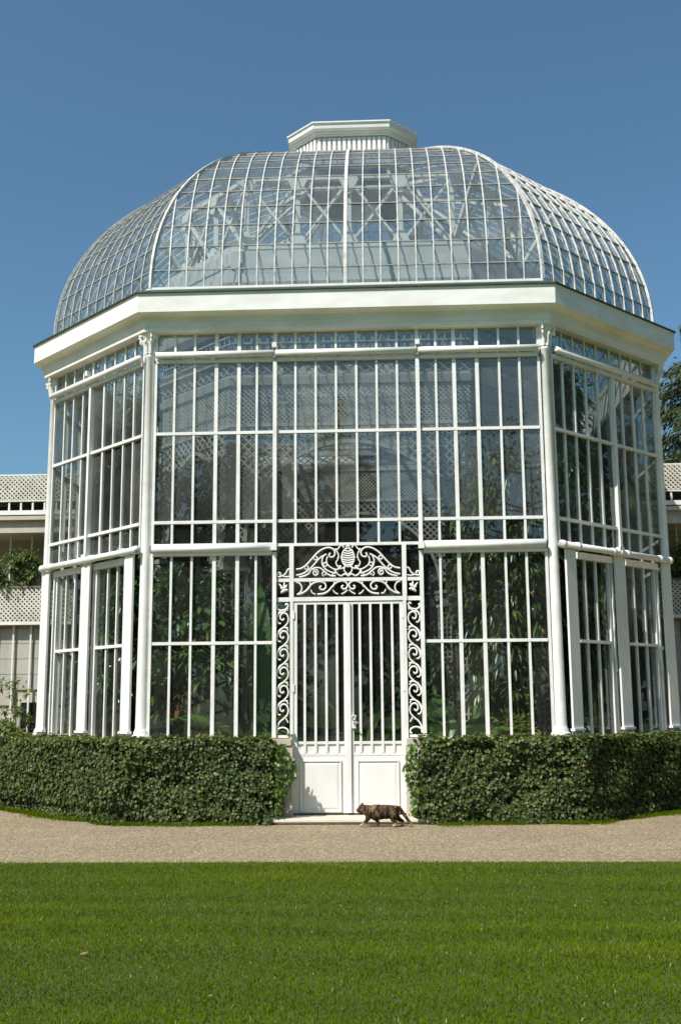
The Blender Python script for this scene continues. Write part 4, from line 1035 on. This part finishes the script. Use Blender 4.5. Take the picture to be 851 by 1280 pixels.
bush('climbing_shrub', (-6.2, 2.10, 2.81), 'green climber spilling over the terrace lattice of the sunny wing', 2300, (.62, .14, .42), .88, .085, .4, CLIMB, .3, .2, clusters=60)
bush('climbing_shrub', (-5.4, 2.12, 2.81), 'small climber at the terrace end beside the glass corner', 1200, (.30, .12, .42), .80, .08, .4, CLIMB, .3, .2, clusters=34)
bush('climbing_shrub', (5.7, 2.08, 2.81), 'green climber filling the terrace opening of the shaded wing', 2300, (.6, .14, .5), .9, .085, .4, CLIMB, .3, .2, clusters=60)
bush('rose_bush', (-6.05, 1.5, 0), 'straggly young bush against the stone wing wall', 1900, (.5, .3, .85), 1.0, .075, .45, CLIMB, .2, 0, clusters=44)
bush('roof_creeper', (-6.6, 2.12, 4.81), 'thin creeper growing along the roof lattice of the sunny wing', 2400, (1.5, .06, .30), .38, .055, .5, CLIMB, .2, 0, clusters=90, stem_h=.1)
bush('roof_creeper', (6.6, 2.12, 4.81), 'thin creeper growing along the roof lattice of the shaded wing', 700, (1.5, .05, .25), .30, .055, .5, CLIMB, .2, 0, clusters=70, stem_h=.1, varm=.3)
bush('low_shrub', (5.6, 1.6, 0), 'dark low shrub at the foot of the shaded wing', 700, (.5, .4, .5), .55, .09, .4, DEEP, .2, 0, clusters=30)

# ------------------------------------------------------------------ trees
def conifer(loc, h, rad, label, seed):
    r_ = np.random.default_rng(seed)
    T = tag(empty('conifer_tree', loc), label, 'tree', None)
    MB().tube([(0, 0, 0), (.05, 0, h*.5), (0, 0, h)], [.24, .14, .02], 8).build('trunk', BARK, T, True)
    Ps, Ds = [], []; br = MB()
    z = h*.22
    while z < h*.985:
        f_ = (z-h*.22)/(h*.78)
        for k in range(5):
            az = r_.uniform(0, 6.28); L = rad*(1-f_)**.75*r_.uniform(.6, 1.1)+.12
            pts = [Vector((math.cos(az)*L*q, math.sin(az)*L*q, z-L*.28*q**1.6+L*.10*q**4)) for q in np.linspace(0, 1, 6)]
            br.tube(pts, [.03*(1-.8*q) for q in np.linspace(0, 1, 6)], 4)
            m_ = int(150*L)+30
            q = r_.random(m_)**.7
            P_ = np.stack([math.cos(az)*L*q, math.sin(az)*L*q, z-L*.28*q**1.6+L*.10*q**4], 1)+r_.normal(0, .10, (m_, 3))
            D = np.stack([math.cos(az)+r_.normal(0, .7, m_), math.sin(az)+r_.normal(0, .7, m_), -.9+r_.normal(0, .35, m_)], 1)
            Ps.append(P_); Ds.append(D)
        z += h*.022
    br.build('branches', BARK, T)
    P_, D = np.concatenate(Ps), np.concatenate(Ds); n_ = len(P_); Lf = r_.uniform(.10, .22, n_)
    o = link('crown', leaf_mesh('crown', P_, D, rdir(n_), Lf, Lf*.26, np.clip(r_.normal(.45, .22, n_), 0, 1), .2, .1), CONIF, T); o['kind'] = 'stuff'
def broadleaf(loc, h, rad, label, seed, nleaf=5200, mat=None, lsize=.34, low=.25):
    r_ = np.random.default_rng(seed)
    T = tag(empty('broadleaf_tree', loc), label, 'tree')
    MB().tube([(0, 0, 0), (.1, .1, h*.4), (0, 0, h*.85)], [h*.018, h*.012, .05], 8).build('trunk', BARK, T, True)
    br = MB(); tips = []
    for k in range(34):
        z = h*r_.uniform(low, .9); az = r_.uniform(0, 6.28); f_ = (z/h-low)/(1-low); L = rad*r_.uniform(.5, 1.05)*math.sin(math.pi*(.18+.75*f_))**.7
        tip = Vector((math.cos(az)*L, math.sin(az)*L, z+L*.45)); mid_ = tip*.5+Vector((0, 0, z*.5-.1*L)); 
        br.tube([(0, 0, z), tuple(mid_), tuple(tip)], [.09, .05, .015], 5); tips += [np.array(tip), np.array(mid_)*.5+np.array(tip)*.5]
        tips += [np.array(tip)+r_.normal(0, rad*.14, 3)]
    br.build('branches', BARK, T)
    tips = np.array(tips); idx = r_.integers(0, len(tips), nleaf)
    P_ = tips[idx]+r_.normal(0, rad*.11, (nleaf, 3)); D = rdir(nleaf)+np.array([0, 0, -.4]); Lf = lsize*r_.uniform(.6, 1.2, nleaf)
    o = link('crown', leaf_mesh('crown', P_, D, rdir(nleaf)*.6+np.array([0, 0, 1]), Lf, Lf*.6, np.clip(r_.normal(.5, .25, nleaf), 0, 1), .2, .1), mat or DECID, T); o['kind'] = 'stuff'
    return T
conifer((9.9, 14.5, 0), 13.2, 3.6, 'dark conifer rising behind the roof lattice of the shaded wing', 3)
conifer((13.5, 17.0, 0), 15.5, 3.4, 'taller conifer standing behind the dark one', 5)
broadleaf((9.3, 13.0, 0), 9.2, 2.0, 'small green tree peeping over the roof lattice below the conifer', 9, 2600, None, .22)
# across the garden, seen mirrored in the panes
conifer((-2.2, -52, 0), 19.5, 4.6, 'pointed conifer across the garden mirrored in the middle panes', 11)
broadleaf((-10.5, -50, 0), 17.5, 4.2, 'open-crowned tree across the garden mirrored beside the left column', 12, 3600)
broadleaf((9.0, -54, 0), 17, 5.0, 'rounded tree across the garden mirrored above the weeping tree', 13, 4600)
BG, BL = 'trees of the belt around the garden', 'dense leafy tree in the belt around the garden, mirrored low in the panes'
belt = [broadleaf((0, 0, 0), 11.5, 5.2, BL, 21+k, 6500, None, .62, .06) for k in range(3)]
spots = [(-27, -58), (-19, -57), (-12, -58), (-5, -59), (2, -58), (9, -60), (16, -57), (24, -58), (33, -50), (38, -38), (41, -24), (40, -12), (37, -4), (36, 4), (38, 12), (37, 20), (-38, -44), (-41, -30), (-42, -18), (-40, -8), (-38, 0), (-37, 8), (-39, 17)]
for k, (x, y) in enumerate(spots):
    o = belt[k] if k < 3 else copy_tree(belt[k % 3])
    sc_ = random.uniform(.85, 1.25)*(1.25 if abs(x) > 30 else 1)
    o.location = (x, y, 0); o.rotation_euler = (0, 0, random.uniform(0, 6.28)); o.scale = (sc_, sc_, sc_*random.uniform(.9, 1.15)); tag(o, group=BG)

# ------------------------------------------------------------------ cat
def cat(loc):
    K = tag(empty('cat', loc), 'brown tabby cat walking along the door step with its tail down', 'cat')
    J = []; E_ = []; Rr = []
    def j(x, y, z, ra, rb=None, par=None):
        J.append((x, y, z)); Rr.append((ra, rb or ra))
        if par is not None: E_.append((par, len(J)-1))
        return len(J)-1
    pel = j(.165, 0, .162, .064, .076); b1 = j(.10, 0, .158, .068, .082, pel); b2 = j(.02, 0, .152, .072, .086, b1); b3 = j(-.05, 0, .155, .066, .082, b2)
    ch = j(-.105, 0, .160, .058, .072, b3); nk = j(-.148, 0, .182, .044, .052, ch); hd = j(-.192, 0, .188, .050, .047, nk); mz = j(-.226, 0, .170, .030, .024, hd); ns = j(-.241, 0, .168, .015, .012, mz)
    for s in (-1, 1):
        e1 = j(-.182, s*.028, .226, .016, .013, hd); j(-.180, s*.035, .252, .003, .004, e1)
    t1 = j(.222, 0, .196, .024, .024, pel); t2 = j(.25, .0, .160, .021, .021, t1); t3 = j(.285, .005, .112, .019, .019, t2); t4 = j(.318, .01, .065, .018, .018, t3); t5 = j(.345, .012, .036, .015, .015, t4); j(.362, .012, .024, .008, .008, t5)
    def leg(root, pts):
        p = root
        for q in pts: p = j(*q, par=p)
    leg(ch, [(-.105, -.036, .110, .036, .038), (-.122, -.038, .076, .023, .024), (-.152, -.038, .046, .016, .016), (-.184, -.038, .018, .015, .014), (-.207, -.038, .012, .013, .011)])
    leg(b3, [(-.06, .036, .108, .034, .036), (-.028, .036, .075, .022, .023), (-.004, .036, .042, .016, .016), (-.004, .036, .016, .015, .014), (-.028, .036, .011, .013, .011)])
    leg(pel, [(.165, -.038, .112, .044, .052), (.140, -.040, .080, .030, .032), (.190, -.040, .052, .017, .018), (.172, -.040, .018, .015, .014), (.146, -.040, .011, .013, .011)])
    leg(pel, [(.19, .038, .112, .042, .05), (.207, .040, .078, .029, .030), (.262, .040, .056, .017, .017), (.260, .040, .018, .015, .014), (.235, .040, .011, .013, .011)])
    me = bpy.data.meshes.new('cat_skeleton'); me.from_pydata(J, E_, [])
    tmp = bpy.data.objects.new('cat_tmp', me); C.objects.link(tmp)
    md = tmp.modifiers.new('skin', 'SKIN'); md.use_smooth_shade = True
    if not me.skin_vertices:
        bm = bmesh.new(); bm.from_mesh(me); bm.verts.layers.skin.verify(); bm.to_mesh(me); bm.free()
    for sv, r_ in zip(me.skin_vertices[0].data, Rr): sv.radius = r_
    me.skin_vertices[0].data[0].use_root = True
    sb = tmp.modifiers.new('sub', 'SUBSURF'); sb.levels = 2; sb.render_levels = 2
    dg = bpy.context.evaluated_depsgraph_get(); ev = tmp.evaluated_get(dg)
    bme = bpy.data.meshes.new_from_object(ev); bpy.data.objects.remove(tmp)
    bme.name = 'cat_body'; bme.materials.clear(); bme.materials.append(FUR)
    # fur: small lumps so the outline is not smooth
    for v in bme.vertices:
        v.co += v.normal*random.gauss(0, .0012)
    bme.polygons.foreach_set('use_smooth', [True]*len(bme.polygons))
    link('body', bme, None, K)
    for s in (-1, 1):
        MB().lathe([(.001, -.005), (.0045, -.003), (.0055, 0), (.0045, .003), (.001, .005)], (-.226, s*.022, .194), 8).build('eye', EYE, K, True)
    # whiskery fur tufts
    n_ = 2600; vs = np.array([v.co for v in bme.vertices]); nr = np.array([v.normal for v in bme.vertices]); id_ = rng.integers(0, len(vs), n_)
    D = nr[id_]*.45+np.array([.9, 0, -.25])+rdir(n_)*.25
    me2 = leaf_mesh('fur', vs[id_]-nr[id_]*.002, D, nr[id_], rng.uniform(.009, .018, n_), .0022, rng.random(n_), .1, .05)
    o = link('fur', me2, FUR, K); o['kind'] = 'stuff'
    return K
def furmat():
    m, nt, out = newmat('tabby_fur')
    b = N(nt, 'ShaderNodeBsdfPrincipled'); b.inputs['Roughness'].default_value = 0.75; b.inputs['Specular IOR Level'].default_value = .2
    tc = N(nt, 'ShaderNodeTexCoord')
    w = N(nt, 'ShaderNodeTexNoise'); mp = N(nt, 'ShaderNodeMapping'); mp.inputs['Scale'].default_value = (26, 16, 13); nt.links.new(tc.outputs['Object'], mp.inputs[0])
    nt.links.new(mp.outputs[0], w.inputs['Vector']); w.inputs['Scale'].default_value = 1.0; w.inputs['Detail'].default_value = 5; w.inputs['Distortion'].default_value = .9
    rp = ramp(nt, w.outputs['Fac'], [(0.36, (0.010, 0.007, 0.004)), (0.49, (0.048, 0.028, 0.013)), (0.61, (0.14, 0.082, 0.04)), (0.76, (0.30, 0.20, 0.11))])
    sx = N(nt, 'ShaderNodeSeparateXYZ'); nt.links.new(tc.outputs['Object'], sx.inputs[0])
    pz_ = ramp(nt, sx.outputs['Z'], [(0.03, (1, 1, 1)), (0.055, (0, 0, 0))])
    mx = N(nt, 'ShaderNodeMix', data_type='RGBA'); nt.links.new(pz_.outputs[0], mx.inputs[0]); nt.links.new(rp.outputs[0], mx.inputs[6]); mx.inputs[7].default_value = (.42, .33, .22, 1)
    nt.links.new(mx.outputs[2], b.inputs['Base Color']); nt.links.new(b.outputs[0], out.inputs[0]); return m
FUR = furmat(); EYE = paint('cat_eye', (0.02, 0.025, 0.01), (0.05, 0.05, 0.02), 0.1, 40)
cat((0.335, -4.88, 0.002))
# two dry leaves on the lawn
DRY = leafmat('dry_leaf', [(0, (0.20, 0.12, 0.05)), (1, (0.30, 0.20, 0.09))], .7, .2)
for (x, y, s, lb) in ((-1.12, -11.18, .05, 'curled dry brown leaf lying on the lawn'), (-.33, -12.0, .025, 'tiny dry leaf fragment near the lawn front')):
    me = leaf_mesh('dry_leaf', [(-s/2, 0, 0)], [(1, .2, .1)], [(0, -.3, 1)], s, s*.5, [.6], -.1, -.25)
    o = link('dry_leaf', me, DRY); o.location = (x, y, .026); tag(o, lb, 'leaf')
